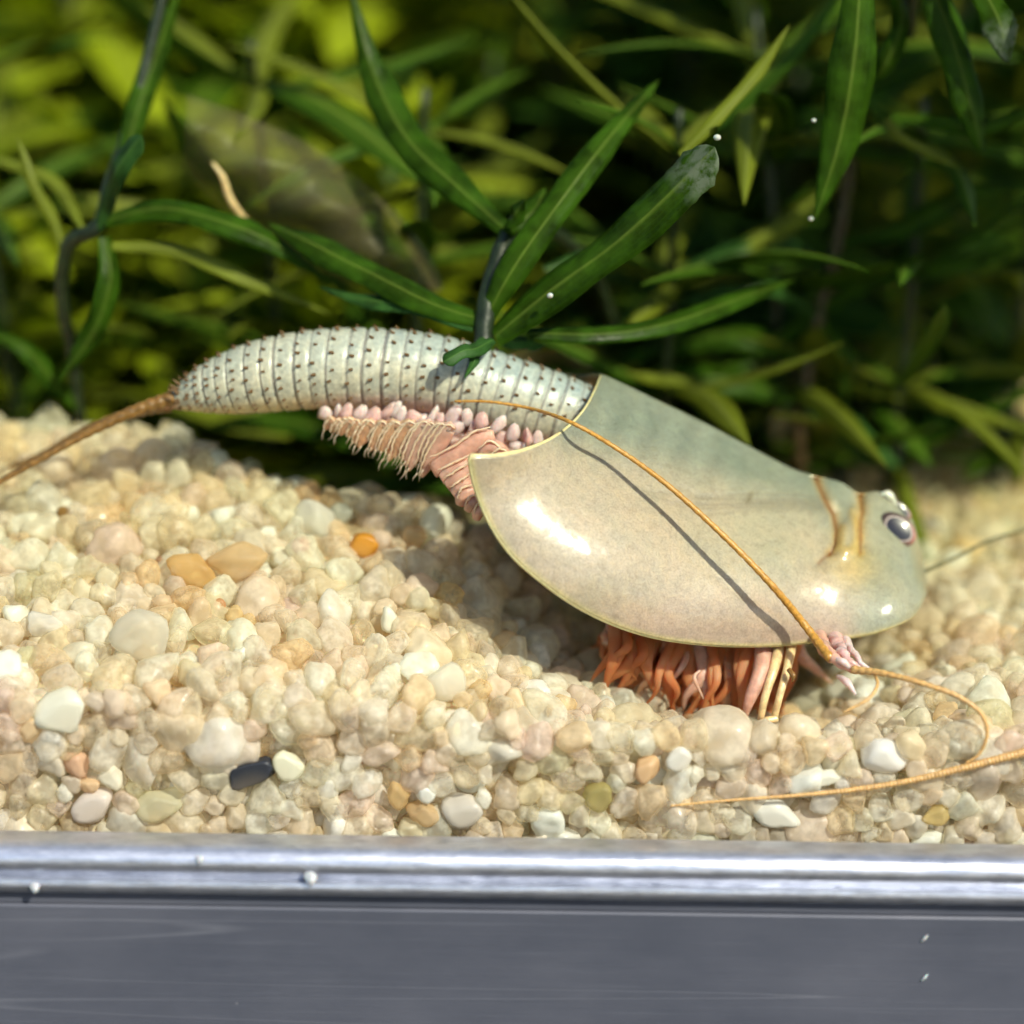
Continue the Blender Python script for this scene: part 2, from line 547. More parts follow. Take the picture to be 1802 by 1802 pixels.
# ------------------------------------------------------------------ the sand
fx = [(-900, 1235), (0, 1240), (400, 1262), (800, 1285), (1050, 1312), (1300, 1322), (1450, 1328), (1802, 1325), (2700, 1320)]
cx = [(-900, 760), (0, 768), (200, 772), (330, 795), (400, 835), (500, 872), (600, 893), (720, 900), (820, 950), (930, 1030), (1050, 1110), (1150, 1180),
      (1250, 1215), (1400, 1200), (1520, 1100), (1620, 1025), (1802, 1010), (2700, 1000)]
yc_px = [(-900, 0.75), (150, 0.65), (330, 0.35), (450, 0.12), (720, 0.05), (850, 0.10), (1000, 0.5), (1550, 0.6), (2700, 0.7)]
CY = [float(np.interp(a, [q[0] for q in yc_px], [q[1] for q in yc_px])) for a, _ in cx]
FW = np.array([P(a, b, YG) for a, b in fx])
CW = np.array([P(a, b, yy) for (a, b), yy in zip(cx, CY)])
ZB = -0.55


def sand_z(x, y):
    zf = np.interp(x, FW[:, 0], FW[:, 2])
    zc = np.interp(x, CW[:, 0], CW[:, 2])
    yc = np.interp(x, CW[:, 0], CY)
    u = np.clip((y - YG) / (yc - YG), 0, 1)
    # on the right the bed drops behind the front wall of grains, on the left it climbs evenly
    w = np.where(zc < zf, u**0.75, u)
    z = zf * (1 - w) + zc * w
    b = np.clip((y - yc) / 1.1, 0, 1)
    b = b * b * (3 - 2 * b)
    return z * (1 - b) + ZB * b


gx = np.linspace(-XW, XW, 121)
gy = np.concatenate([np.linspace(YG + 0.20, 2.5, 40), np.linspace(2.65, 7.98, 20)])
v, f = [], []
for y in gy:
    for x in gx:
        v.append((x, y, float(sand_z(x, y)) - (0.13 if y < 1.5 else 0.08 if y < 3.4 else 0.0) + 0.03 * math.sin(3.1 * x + y) * math.sin(2.3 * y)))
n0 = len(v)
f = grid_faces(len(gy), len(gx))
for x in gx:
    v.append((x, YG + 0.20, -1.88))
for j in range(len(gx) - 1):
    f.append((n0 + j, n0 + j + 1, j + 1, j))
bed = link("sand_bed", mesh("sand_bed", v, f), None, M["sand_base"])
tag(bed, "pale cream quartz sand heaped against the glass", kind="structure")


def ico(sub):
    import bmesh
    bm = bmesh.new()
    bmesh.ops.create_icosphere(bm, subdivisions=sub, radius=1.0)
    v = np.array([q.co[:] for q in bm.verts])
    f = np.array([[q.index for q in p.verts] for p in bm.faces])
    bm.free()
    return v, f


ICO2, ICO2F = ico(3)
ICO1, ICO1F = ico(2)


def rock(V, seed, planes=10, sharp=14.0, stretch=0.22, lump=0.06):
    r = np.random.default_rng(seed)
    N = r.normal(size=(planes, 3))
    N /= np.linalg.norm(N, axis=1)[:, None]
    h = r.uniform(0.66, 1.0, planes)
    q = np.maximum(V @ N.T, 1e-3) / h
    rad = (np.sum(q**sharp, axis=1)) ** (-1 / sharp)
    rad = np.minimum(rad, 1.25)
    k1 = r.normal(size=(3, 3)) * 2.2
    rad = rad * (1 + lump * np.sin(V @ k1[0] + r.uniform(0, 6)) + lump * np.sin(V @ k1[1] * 1.7 + r.uniform(0, 6)))
    return V * rad[:, None] * (1 + r.uniform(-stretch, stretch, 3))[None, :]


PROTO = [rock(ICO2, 100 + i, planes=9 + i % 5, sharp=20.0 + 9.0 * (i % 4)) for i in range(14)]
PROTO_LO = [rock(ICO1, 100 + i, planes=9 + i % 5, sharp=20.0 + 9.0 * (i % 4)) for i in range(14)]

cells = {}
CS = 0.30


def near_ok(p, r, fac):
    c = (int(math.floor(p[0] / CS)), int(math.floor(p[1] / CS)), int(math.floor(p[2] / CS)))
    for a in (-1, 0, 1):
        for b in (-1, 0, 1):
            for d in (-1, 0, 1):
                for (q, s) in cells.get((c[0] + a, c[1] + b, c[2] + d), ()):
                    if (p[0] - q[0])**2 + (p[1] - q[1])**2 + (p[2] - q[2])**2 < (fac * (r + s))**2:
                        return False
    return True


def put(p, r):
    c = (int(math.floor(p[0] / CS)), int(math.floor(p[1] / CS)), int(math.floor(p[2] / CS)))
    cells.setdefault(c, []).append((tuple(p), r))


def on_sand(px, py):
    """where the ray through this pixel meets the front pane's inside or the sand's surface"""
    p = P(px, py, YG)
    if p[2] < float(sand_z(p[0], YG)):
        return p, True
    for Y in np.linspace(YG, 4, 500):
        p = P(px, py, Y)
        if p[2] < float(sand_z(p[0], Y)):
            return p, False
    return P(px, py, 1.0), False


# single stones that stand out: pixel, width and height in pixels, turn, colour, facet sharpness, name, label, category
WHITE, CREAM = (0.86, 0.84, 0.76), (0.84, 0.78, 0.56)
STONES = [
    (102, 1266, 102, 78, 0.5, (0.90, 0.88, 0.74), 16, "pebble", "large bright white angular pebble lying low against the front glass", "pebble"),
    (442, 1372, 82, 52, 0.12, (0.055, 0.060, 0.075), 30, "stone_chip", "dark slate grey stone chip, the only dark grain in the sand", "stone chip"),
    (503, 1361, 62, 50, -0.5, (0.88, 0.85, 0.66), 14, "pebble", "cream white pebble touching the dark grey chip", "pebble"),
    (276, 1432, 104, 62, 0.15, (0.82, 0.77, 0.52), 12, "shell_fragment", "crumbly pale yellow shell fragment resting on the metal trim line", "shell fragment"),
    (160, 1432, 84, 66, 0.4, (0.80, 0.70, 0.60), 14, "pebble", "pinkish pebble beside the crumbly yellow shell fragment", "pebble"),
    (641, 968, 50, 46, -0.4, (0.72, 0.34, 0.04), 16, "pebble", "small deep orange pebble on the crest of the sand", "pebble"),
    (340, 1012, 92, 58, -0.1, (0.80, 0.52, 0.20), 12, "pebble", "amber translucent pebble, the darker of an amber pair", "pebble"),
    (420, 1000, 112, 66, 0.3, (0.82, 0.60, 0.33), 12, "pebble", "pale amber pebble, the larger of an amber pair", "pebble"),
    (530, 962, 34, 24, 0.3, (0.66, 0.16, 0.06), 14, "pebble", "tiny red pebble next to a lumpy white stone", "pebble"),
    (556, 930, 84, 62, -0.7, (0.86, 0.85, 0.78), 10, "pebble", "lumpy white stone on the sand crest beside a tiny red pebble", "pebble"),
    (600, 912, 44, 40, 0.2, (0.60, 0.62, 0.54), 10, "pebble", "round greyish glassy pebble on the sand crest", "pebble"),
    (1561, 1345, 84, 70, 0.2, (0.90, 0.87, 0.80), 14, "pebble", "bright white pebble just above the long ringed feeler", "pebble"),
    (1370, 1446, 96, 58, -0.3, (0.86, 0.83, 0.72), 18, "stone_chip", "white jagged stone chip just above the metal trim", "stone chip"),
    (1456, 1379, 60, 28, 0.25, (0.86, 0.84, 0.72), 22, "stone_chip", "small white block-shaped chip touching the ringed feeler", "stone chip"),
    (1196, 1346, 52, 48, 0.6, (0.88, 0.85, 0.76), 16, "pebble", "white pebble below the orange legs", "pebble"),
    (1651, 1448, 54, 42, 0.3, (0.80, 0.62, 0.26), 12, "pebble", "yellow egg-shaped pebble above the metal trim", "pebble"),
    (1141, 1366, 46, 52, 0.1, (0.78, 0.54, 0.30), 14, "pebble", "peach orange pebble pressed against the glass", "pebble"),
    (1052, 1416, 56, 54, 0.1, (0.58, 0.50, 0.20), 10, "pebble", "olive stained pebble with algae on it", "pebble"),
    (116, 912, 28, 36, 0.1, (0.36, 0.20, 0.06), 12, "pebble", "tiny dark brown pebble high on the sand slope", "pebble"),
    (388, 1066, 22, 22, 0.0, (0.66, 0.34, 0.16), 6, "pebble", "tiny round terracotta pebble below the amber pair", "pebble"),
    (281, 988, 18, 18, 0.0, (0.50, 0.28, 0.15), 6, "pebble", "tiny round brown bead-like pebble left of the amber pair", "pebble"),
    (785, 1216, 74, 64, 0.4, (0.88, 0.84, 0.70), 8, "pebble", "smooth cream white pebble in the middle of the sand slope", "pebble"),
    (686, 1100, 34, 52, 0.2, (0.90, 0.87, 0.74), 14, "stone_chip", "narrow bright white chip standing on the sand slope", "stone chip"),
    (130, 1358, 46, 54, 0.2, (0.76, 0.50, 0.32), 14, "pebble", "salmon orange pebble below the large bright white pebble", "pebble"),
    (742, 1444, 64, 46, 0.1, (0.78, 0.56, 0.30), 12, "pebble", "orange tan pebble sitting on the metal trim line", "pebble"),
    (700, 1412, 42, 60, 0.5, (0.80, 0.58, 0.28), 12, "pebble", "upright orange pebble above an orange tan one", "pebble"),
    (250, 1140, 108, 100, 0.3, (0.84, 0.79, 0.66), 12, "pebble", "largest grey beige glassy pebble of the sand slope", "pebble"),
    (80, 1110, 66, 42, -0.2, (0.90, 0.87, 0.80), 12, "pebble", "milk white oval pebble above the large angular white one", "pebble"),
    (812, 1440, 78, 66, 0.1, (0.72, 0.66, 0.56), 20, "pebble", "squarish grey white pebble on the trim line", "pebble"),
    (1420, 1255, 84, 78, 0.2, (0.74, 0.70, 0.54), 8, "pebble", "round greenish white glassy pebble right of the pale leg", "pebble"),
]
for (px, py, w, h, rot, colr, sharp, nm, lab, cat) in STONES:
    p, onglass = on_sand(px, py)
    s = pxl(p[1])
    rx, rz = 0.5 * w * s, 0.5 * h * s
    ry = 0.5 * (rx + rz) * 0.8
    c = np.array(p, float)
    if onglass:
        c[1] = YG + ry * 0.55 + 0.040
    else:
        c[1] = max(c[1] - 0.02, YG + ry + 0.01)
        c[2] += rz * 0.5
    V = rock(ICO2, int(px * 7 + py), 9, sharp, 0.08, 0.05 if sharp > 8 else 0.03)
    V = V / (0.5 * (V.max(0) - V.min(0)))
    V -= 0.5 * (V.max(0) + V.min(0))
    if min(colr) < 0.1:
        V = np.sign(V) * np.abs(V) ** 0.62
    V = V * np.array([rx, ry, rz])
    if onglass:
        V[:, 1] = np.maximum(V[:, 1], YG + 0.036 - c[1])
    o = link(nm, mesh(nm, V, ICO2F), None, M["grain_obj"])
    o.location = c
    o.rotation_euler = (0, -rot, 0)
    o.color = (*colr, 0.10 if sharp > 13 or min(colr) < 0.1 else 0.70)
    tag(o, lab, cat, "odd coloured stones in the sand")
    put(c, 0.5 * (rx + rz) * 1.1)
    if onglass:
        put((c[0], YG + 0.10, c[2]), 0.5 * (rx + rz) * 1.0)
        put((c[0] - rx * 0.5, YG + 0.10, c[2]), rz * 0.8)
        put((c[0] + rx * 0.5, YG + 0.10, c[2]), rz * 0.8)

PALETTE = [((0.90, 0.80, 0.64), 24), ((0.92, 0.85, 0.72), 20), ((0.94, 0.89, 0.78), 14), ((0.90, 0.75, 0.53), 12), ((0.88, 0.78, 0.58), 10),
           ((0.91, 0.77, 0.66), 10), ((0.95, 0.93, 0.86), 9), ((0.92, 0.70, 0.42), 3), ((0.80, 0.73, 0.52), 3), ((0.78, 0.68, 0.56), 4)]
pw = np.array([w for _, w in PALETTE], float)
pw /= pw.sum()


def pick_col():
    c = np.array(PALETTE[rng.choice(len(PALETTE), p=pw)][0])
    return np.clip(c * np.array([1.03, 1.01, 0.95]) * rng.uniform(0.93, 1.05) + rng.normal(0, 0.012, 3), 0.02, 0.96)


grains = []     # centre, radius, squash against glass, layer


def radius():
    return float(np.clip(rng.lognormal(math.log(0.069), 0.26), 0.036, 0.118))


def throw_front(n, fac, inset, layer):
    for _ in range(n):
        r = radius() if layer == 0 else radius() * 0.9
        x = rng.uniform(-3.1, 3.1)
        zt = float(sand_z(x, YG))
        z = rng.uniform(-1.45, zt + 0.02)
        p = (x, YG + 0.035 + r * 1.0 + inset, z)
        if near_ok(p, r, fac):
            put(p, r)
            grains.append((p, r, layer, True))


def throw_top(n, fac, inset, layer, y0, y1, rs=1.0):
    for _ in range(n):
        r = radius() * rs
        x = rng.uniform(-3.3 - 0.25 * max(0, y1), 3.3 + 0.25 * max(0, y1))
        y = rng.uniform(max(y0, YG + r), y1)
        z = float(sand_z(x, y)) - inset + rng.normal(0, 0.012)
        p = (x, y, z)
        if near_ok(p, r, fac):
            put(p, r)
            grains.append((p, r, layer, False))


throw_front(14000, 0.74, 0.0, 0)
throw_top(24000, 0.76, 0.0, 0, YG, 2.0)
throw_front(5200, 0.60, 0.09, 1)
throw_top(12000, 0.62, 0.06, 1, YG + 0.1, 1.6)
throw_top(5200, 0.84, 0.0, 0, 2.0, 5.0, 1.15)

lead = []
for i, (p, r, layer, front) in enumerate(grains):
    a, b, d = proj(p)
    if layer == 0 and -20 < a < 1822 and 700 < b < 1475 and p[1] < 1.0:
        hidden = (840 < a < 1600 and b < 1000 + 100)
        if not hidden:
            lead.append((-r / d, i))
lead = set(i for _, i in sorted(lead)[:300])
PM = [mesh("sand_grain", PROTO[i], ICO2F) for i in range(14)]
bv, bf, bc = [], [], []
off = 0
for i, (p, r, layer, front) in enumerate(grains):
    kx = int(rng.integers(14))
    e = Euler(tuple(rng.uniform(0, 6.28, 3)))
    c = pick_col()
    cl = float(np.clip(rng.normal(0.85, 0.20), 0.15, 1.0)) * (0.35 if c.min() > 0.82 else 1.0)
    if i in lead:
        o = link("sand_grain", PM[kx], bed, M["grain_obj"])
        o.location = p
        o.rotation_euler = e
        sx = r * 1.12
        o.scale = (sx, sx, sx)
        o.color = (*c, cl)
    else:
        lo = layer > 0 or p[1] > 1.2
        Vp, Fp = (PROTO_LO, ICO1F) if lo else (PROTO, ICO2F)
        V = Vp[kx] @ np.array(e.to_matrix()).T * (r * 1.12) + np.array(p)
        if front:
            V[:, 1] = np.maximum(V[:, 1], YG + 0.042)
        bv.append(V)
        bf.append(Fp + off)
        bc.append(np.repeat(np.append(c, cl)[None, :], len(V), 0))
        off += len(V)
bv, bf, bc = np.vstack(bv), np.vstack(bf), np.vstack(bc)
me = bpy.data.meshes.new("sand_grain_fill")
me.vertices.add(len(bv))
me.vertices.foreach_set("co", bv.astype(np.float32).ravel())
me.loops.add(len(bf) * 3)
me.loops.foreach_set("vertex_index", bf.astype(np.int32).ravel())
me.polygons.add(len(bf))
me.polygons.foreach_set("loop_start", np.arange(0, len(bf) * 3, 3, dtype=np.int32))
me.polygons.foreach_set("use_smooth", np.ones(len(bf), bool))
me.update(calc_edges=True)
at = me.color_attributes.new("tint", 'FLOAT_COLOR', 'POINT')
cc = bc.astype(np.float32)
at.data.foreach_set("color", cc.ravel())
fill = link("sand_grain_fill", me, bed, M["grain_attr"])
tag(fill, kind="stuff")

# ------------------------------------------------------------------ the tadpole shrimp
tri = empty("tadpole_shrimp", P(1250, 1200, -0.5))
tag(tri, "greenish beige tadpole shrimp with smooth shield and ringed spiny abdomen digging in the sand", "tadpole shrimp")

# --- carapace
Tpx = [(1058, 662), (1100, 681), (1150, 705), (1235, 746), (1330, 796), (1400, 831), (1437, 842), (1480, 853), (1512, 872), (1545, 869),
       (1573, 886), (1600, 914), (1612, 950), (1624, 1000), (1629, 1032)]
Bpx = [(826, 803), (835, 850), (860, 915), (900, 975), (950, 1020), (1010, 1063), (1080, 1098), (1150, 1120), (1230, 1132), (1310, 1136),
       (1380, 1134), (1450, 1126), (1530, 1115), (1578, 1099), (1604, 1084), (1622, 1056), (1629, 1032)]
Rpx = [(1058, 662), (1046, 690), (1028, 722), (1000, 752), (962, 777), (920, 793), (875, 802), (826, 803)]
NS, NTT = 190, 110


def reparam(pts, n, keys=None):
    return spline(np.array(pts, float), n)


Ts, Bs = reparam(Tpx, NS), reparam(Bpx, NS)
Rt = spline(np.array(Rpx, float), NTT)
sv = np.linspace(0, 1, NS)
tv = np.linspace(0, 1, NTT)
lin0 = Ts[0][None, :] * (1 - tv[:, None]) + Bs[0][None, :] * tv[:, None]
dev = Rt - lin0
pix = (Ts[:, None, :] * (1 - tv)[None, :, None] + Bs[:, None, :] * tv[None, :, None]
       + dev[None, :, :] * ((1 - sv) ** 3)[:, None, None])
Wd = np.interp(sv, [0, 0.08, 0.17, 0.3, 0.5, 0.7, 0.85, 1.0], [0.83, 0.81, 0.89, 0.93, 0.82, 0.62, 0.60, 0.36])
ker = np.exp(-np.linspace(-2, 2, 31)**2)
Wsm = np.convolve(np.pad(Wd, 15, mode='edge'), ker / ker.sum(), mode='valid')
blend = np.clip((1 - sv) / 0.12, 0, 1)
Wd = Wsm * blend + np.sqrt(np.clip(1 - sv, 0, 1) / 0.12) * np.interp(0.88, sv, Wsm) * (1 - blend)
mixa = (0.88 + 0.02 * np.clip(sv / 0.35, 0, 1) ** 1.5)[:, None]
fprof = mixa * np.sin(np.pi / 2 * tv)[None, :] + (1 - mixa) * tv[None, :]
Yg = -Wd[:, None] * fprof


def seg_dist(q, poly):
    """distance of pixels q (...,2) to a polyline and the nearest parameter"""
    best = np.full(q.shape[:-1], 1e9)
    for a, b in zip(poly[:-1], poly[1:]):
        a, b = np.array(a, float), np.array(b, float)
        ab = b - a
        t = np.clip(((q - a) @ ab) / (ab @ ab), 0, 1)
        d = np.linalg.norm(q - (a + t[..., None] * ab), axis=-1)
        best = np.minimum(best, d)
    return best


G1 = [(1437, 842), (1445, 862), (1456, 885), (1468, 905), (1473, 935), (1471, 960), (1462, 972)]
G1b = [(1462, 972), (1450, 982), (1440, 992)]
G2 = [(1514, 873), (1517, 900), (1512, 925), (1511, 950), (1513, 972)]
LOOP = [(1499, 905), (1506, 925), (1508, 950), (1500, 970), (1486, 975), (1478, 965), (1484, 935)]
d1, d1b, d2 = seg_dist(pix, G1), seg_dist(pix, G1b), seg_dist(pix, G2)
dl = seg_dist(pix, LOOP)
pos = np.zeros((NS, NTT, 3))
for i in range(NS):
    for j in range(NTT):
        pos[i, j] = P(pix[i, j, 0], pix[i, j, 1], Yg[i, j])
pos0 = pos.copy()
du = np.gradient(pos, axis=0)
dv = np.gradient(pos, axis=1)
nrm = np.cross(du, dv)
nrm /= np.linalg.norm(nrm, axis=2)[..., None] + 1e-12
if nrm[NS // 2, NTT // 2] @ np.array([0, -1, 0.3]) < 0:
    nrm = -nrm


def gauss(d, s):
    return np.exp(-(d / s) ** 2)


def sm(x, a, b):
    t = np.clip((x - a) / (b - a), 0, 1)
    return t * t * (3 - 2 * t)


X, Yp = pix[..., 0], pix[..., 1]
disp = -0.020 * gauss(d1, 10) - 0.018 * gauss(d2, 10) - 0.010 * gauss(d1b, 10) + 0.014 * gauss(dl, 9)
disp += 0.012 * gauss(np.hypot(X - 1494, Yp - 945), 22)                       # swelling between the grooves
edge = tv[None, :] * np.ones((NS, 1))
disp += 0.0 * edge                # flattened border before the rim
line_y = 772 + (X - 1000) * 0.285
disp += 0.018 * gauss((Yp - line_y) / 1.0, 38) * sm(X, 1020, 1150) * (1 - sm(X, 1400, 1450))
for k_, (ya, yb) in enumerate(((876, 884), (886, 890), (893, 896), (872, 874))):
    ll = [(1130 + 20 * k_, ya - 12), (1230, ya + 4), (1330, yb), (1445, yb + 4)]
    disp += -0.0035 * gauss(seg_dist(pix, ll), 3.0)
pos += nrm * disp[..., None]

green = np.array([0.25, 0.285, 0.235])
beige = np.array([0.50, 0.415, 0.31])
pinkc = np.array([0.51, 0.375, 0.315])
headc = np.array([0.36, 0.365, 0.285])
amber = np.array([0.66, 0.45, 0.13])
wl = sm(Yp - line_y, -45, 70)
colr = green * (1 - wl[..., None]) + beige * wl[..., None]
wp = sm(Yp, 1010, 1120) * sm(X, 960, 1180) * 0.75
colr = colr * (1 - wp[..., None]) + pinkc * wp[..., None]
wh = sm(X, 1455, 1540)
colr = colr * (1 - wh[..., None]) + headc * wh[..., None]
wg = gauss(np.hypot((X - 1340) / 1.4, (Yp - 945)), 75) * 0.4
colr = colr * (1 - wg[..., None]) + np.array([0.40, 0.42, 0.30]) * wg[..., None]
stripe = 1 + 0.10 * np.sin((X * 0.9 + Yp * 0.35) / 9.5) * (1 - wl) * (1 - sm(X, 1240, 1330)) * sm(Yp, 690, 740)
colr = colr * stripe[..., None]
wa = np.clip(0.75 * gauss(d1, 9) + 0.85 * gauss(d2, 10) + 0.55 * gauss(np.hypot((X - 1500) / 1.2, (Yp - 1000)), 36) + 0.45 * gauss(dl, 7), 0, 1)
colr = colr * (1 - wa[..., None]) + amber * wa[..., None]
wgro = np.clip(0.95 * gauss(d1, 5.6) + 0.85 * gauss(d2, 5.6) + 0.6 * gauss(d1b, 4.6), 0, 1)
colr = colr * (1 - wgro[..., None]) + np.array([0.22, 0.075, 0.018]) * wgro[..., None]
for k_, (ya, yb, st) in enumerate(((876, 884, 0.40), (886, 890, 0.50), (893, 896, 0.35), (872, 874, 0.25), (905, 902, 0.22))):
    ll = [(1110 + 20 * k_, ya - 14), (1230, ya + 4), (1330, yb), (1450, yb + 4)]
    g = st * gauss(seg_dist(pix, ll), 3.2) * sm(X, 1110, 1260)
    colr = colr * (1 - g[..., None]) + np.array([0.16, 0.14, 0.11]) * g[..., None]
g = 0.7 * gauss(seg_dist(pix, [(1317, 874), (1313, 886)]), 3.5)
colr = colr * (1 - g[..., None]) + np.array([0.12, 0.09, 0.03]) * g[..., None]
we = sm(edge, 0.965, 0.998)
colr = colr * (1 - we[..., None]) + np.array([0.66, 0.55, 0.28]) * we[..., None]

far = pos0.copy()
far[..., 1] *= -1
near_v = pos.reshape(-1, 3)
far_v = far.reshape(-1, 3)
fl = grid_faces(NS, NTT, False, False)
nv = len(near_v)
allv = np.vstack([near_v, far_v])
allf = [tuple(reversed(q)) for q in fl] + [tuple(i + nv for i in q) for q in fl]
allc = np.vstack([colr.reshape(-1, 3)] * 2)
cme = mesh("carapace", allv, allf, True, allc)
cara = link("carapace", cme, tri, M["carapace"])
import bmesh
bm = bmesh.new()
bm.from_mesh(cme)
bmesh.ops.remove_doubles(bm, verts=bm.verts, dist=0.0008)
bm.normal_update()
bm.to_mesh(cme)
bm.free()
sol = cara.modifiers.new("thickness", 'SOLIDIFY')
sol.thickness = 0.012
sol.offset = -1

margin = [pos[0, j] for j in range(0, NTT, 3)] + [pos[i, -1] for i in range(2, NS - 1, 3)]
tube("rim", margin, [0.008, 0.013, 0.013, 0.010, 0.008], M["rim"], cara, n=180, seg=8)


def surf(px, py):
    """nearest point of the shield to a pixel, and its outward normal"""
    d = np.hypot(pix[..., 0] - px, pix[..., 1] - py)
    i, j = np.unravel_index(np.argmin(d), d.shape)
    return pos[i, j], nrm[i, j]


# --- eyes
def eye(px, py, a_px, b_px, ang, parent, y_flip=False, lift=0.0):
    p, nn = surf(px, py)
    p, nn = np.array(p), np.array(nn)
    view = CL - p
    view /= np.linalg.norm(view)
    nn = 0.25 * nn + 0.75 * view
    nn /= np.linalg.norm(nn)
    R = np.array(MW[:3, 0])
    Uc = np.array(MW[:3, 1])
    ax = math.cos(ang) * R - math.sin(ang) * Uc
    ax -= nn * (ax @ nn)
    ax /= np.linalg.norm(ax)
    by = np.cross(nn, ax)
    s = pxl(p[1])
    A, B = a_px * s, b_px * s
    nr, na = 26, 48
    v, c = [], []
    for i in range(nr):
        q = i / (nr - 1)
        for j in range(na):
            th = 2 * math.pi * j / na
            h = 0.42 * B * math.sqrt(max(0, 1 - q * q)) + 0.06 * B * math.exp(-((q - 0.80) / 0.07) ** 2)
            ox = 0.10 * (1 - q)
            v.append(p + ax * A * (q * math.cos(th) + ox) + by * B * q * math.sin(th) + nn * (h - 0.10 * B + lift))
            dark, pink, brown = np.array([0.016, 0.013, 0.026]), np.array([0.40, 0.31, 0.29]), np.array([0.075, 0.045, 0.042])
            low = max(0, math.cos(th - 0.5))
            if q < 0.60:
                cc_ = dark
            elif q < 0.78:
                w = sm(q, 0.64, 0.69) * (1 - sm(q, 0.71, 0.77))
                cc_ = dark * (1 - w) + pink * w
                if q > 0.69:
                    cc_ = brown * (1 - w) + pink * w
            else:
                w = 0.75 * low ** 2
                cc_ = brown * (1 - w) + np.array([0.50, 0.22, 0.20]) * w
            c.append(cc_)
    f = grid_faces(nr, na, True)
    o = link("eye", mesh("eye", v, f, True, np.array(c)), parent, M["eye"])
    return o


eye(1579, 933, 37, 25, math.radians(42), tri, lift=0.03)
eye(1588, 896, 22, 9, math.radians(46), tri, lift=0.015)
tube("eyelid", [surf(1548, 875)[0] + np.array([0, 0, 0.015]), surf(1560, 880)[0] + np.array([0, -0.01, 0.032]), surf(1577, 893)[0] + np.array([0, 0, 0.012])],
     [0.006, 0.022, 0.006], M["eyelid_pale"], tri, n=14, seg=10)

# --- abdomen: one skin with telescoping rings
Uo = [(296, 694), (318, 672), (345, 648), (380, 628), (440, 604), (520, 587), (600, 580), (700, 583), (780, 594), (850, 613), (920, 636), (985, 659),
      (1050, 686), (1130, 730), (1250, 800)]
Lo = [(300, 716), (325, 721), (368, 725), (410, 726), (472, 723), (538, 717), (600, 715), (690, 717), (757, 723), (808, 737), (862, 757), (930, 776),
      (1005, 790), (1080, 850), (1200, 930)]
NRING, SPR, NA = 34, 11, 72
nb = NRING * SPR + 1
par = np.linspace(0, 1, nb)
Us, Ls = spline(np.array(Uo, float), nb), spline(np.array(Lo, float), nb)
v, c = [], []
cen, av = np.zeros((nb, 3)), np.zeros((nb, 3))
for i in range(nb):
    u, l = P(*Us[i], 0.0), P(*Ls[i], 0.0)
    cen[i], av[i] = (u + l) / 2, (u - l) / 2
rp_ = np.arange(nb) / SPR
ringpos = rp_ + 0.10 * np.sin(rp_ * 2.3) + 0.06 * np.sin(rp_ * 5.1 + 1)
axis_t = np.gradient(cen, axis=0)
axis_t /= np.linalg.norm(axis_t, axis=1)[:, None]


def ring_r(rp):
    fr = rp - np.floor(rp)
    d = np.minimum(fr, 1 - fr)
    return 1 + 0.028 * np.sin(np.pi * np.clip(fr, 0, 1)) ** 0.7 - 0.055 * np.exp(-(d / 0.075) ** 2) + 0.03 * np.exp(-((fr - 0.10) / 0.06) ** 2)


aL = np.linalg.norm(av, axis=1)
for i in range(nb):
    r = ring_r(ringpos[i])
    fr = ringpos[i] % 1.0
    d = min(fr, 1 - fr)
    for j in range(NA):
        ph = 2 * math.pi * j / NA
        jag = 0.0
        dep = np.array([0, 1, 0]) * aL[i] * 0.98
        bend = -axis_t[i] * aL[i] * 0.10 * (abs(math.sin(ph)) ** 2 - 0.5)        # rings bow towards the tail at mid-flank
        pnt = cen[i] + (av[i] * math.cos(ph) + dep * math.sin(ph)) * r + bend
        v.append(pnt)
        up = math.cos(ph)
        xx = i / nb
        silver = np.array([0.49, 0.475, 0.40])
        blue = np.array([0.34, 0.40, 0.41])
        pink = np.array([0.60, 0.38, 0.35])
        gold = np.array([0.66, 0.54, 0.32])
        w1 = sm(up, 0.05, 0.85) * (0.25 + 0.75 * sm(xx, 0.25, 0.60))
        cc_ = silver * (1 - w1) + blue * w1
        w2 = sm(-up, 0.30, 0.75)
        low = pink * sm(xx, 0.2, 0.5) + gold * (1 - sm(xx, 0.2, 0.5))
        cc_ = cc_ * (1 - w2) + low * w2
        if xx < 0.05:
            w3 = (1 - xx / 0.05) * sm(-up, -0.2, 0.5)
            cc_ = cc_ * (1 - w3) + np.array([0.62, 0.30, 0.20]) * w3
        g = 0.74 * math.exp(-((fr - 0.0) / 0.055) ** 2) + 0.74 * math.exp(-((fr - 1.0) / 0.055) ** 2)
        cc_ = cc_ * (1 - g) + np.array([0.13, 0.085, 0.10]) * g
        g = 0.35 * math.exp(-((fr - 0.14) / 0.06) ** 2)
        cc_ = cc_ * (1 - g) + np.array([0.72, 0.70, 0.62]) * g
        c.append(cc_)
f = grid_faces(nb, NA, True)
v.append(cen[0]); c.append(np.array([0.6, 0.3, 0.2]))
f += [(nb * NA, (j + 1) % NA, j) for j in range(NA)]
abd = link("abdomen", mesh("abdomen", v, f, True, np.array(c)), tri, M["abdomen"])

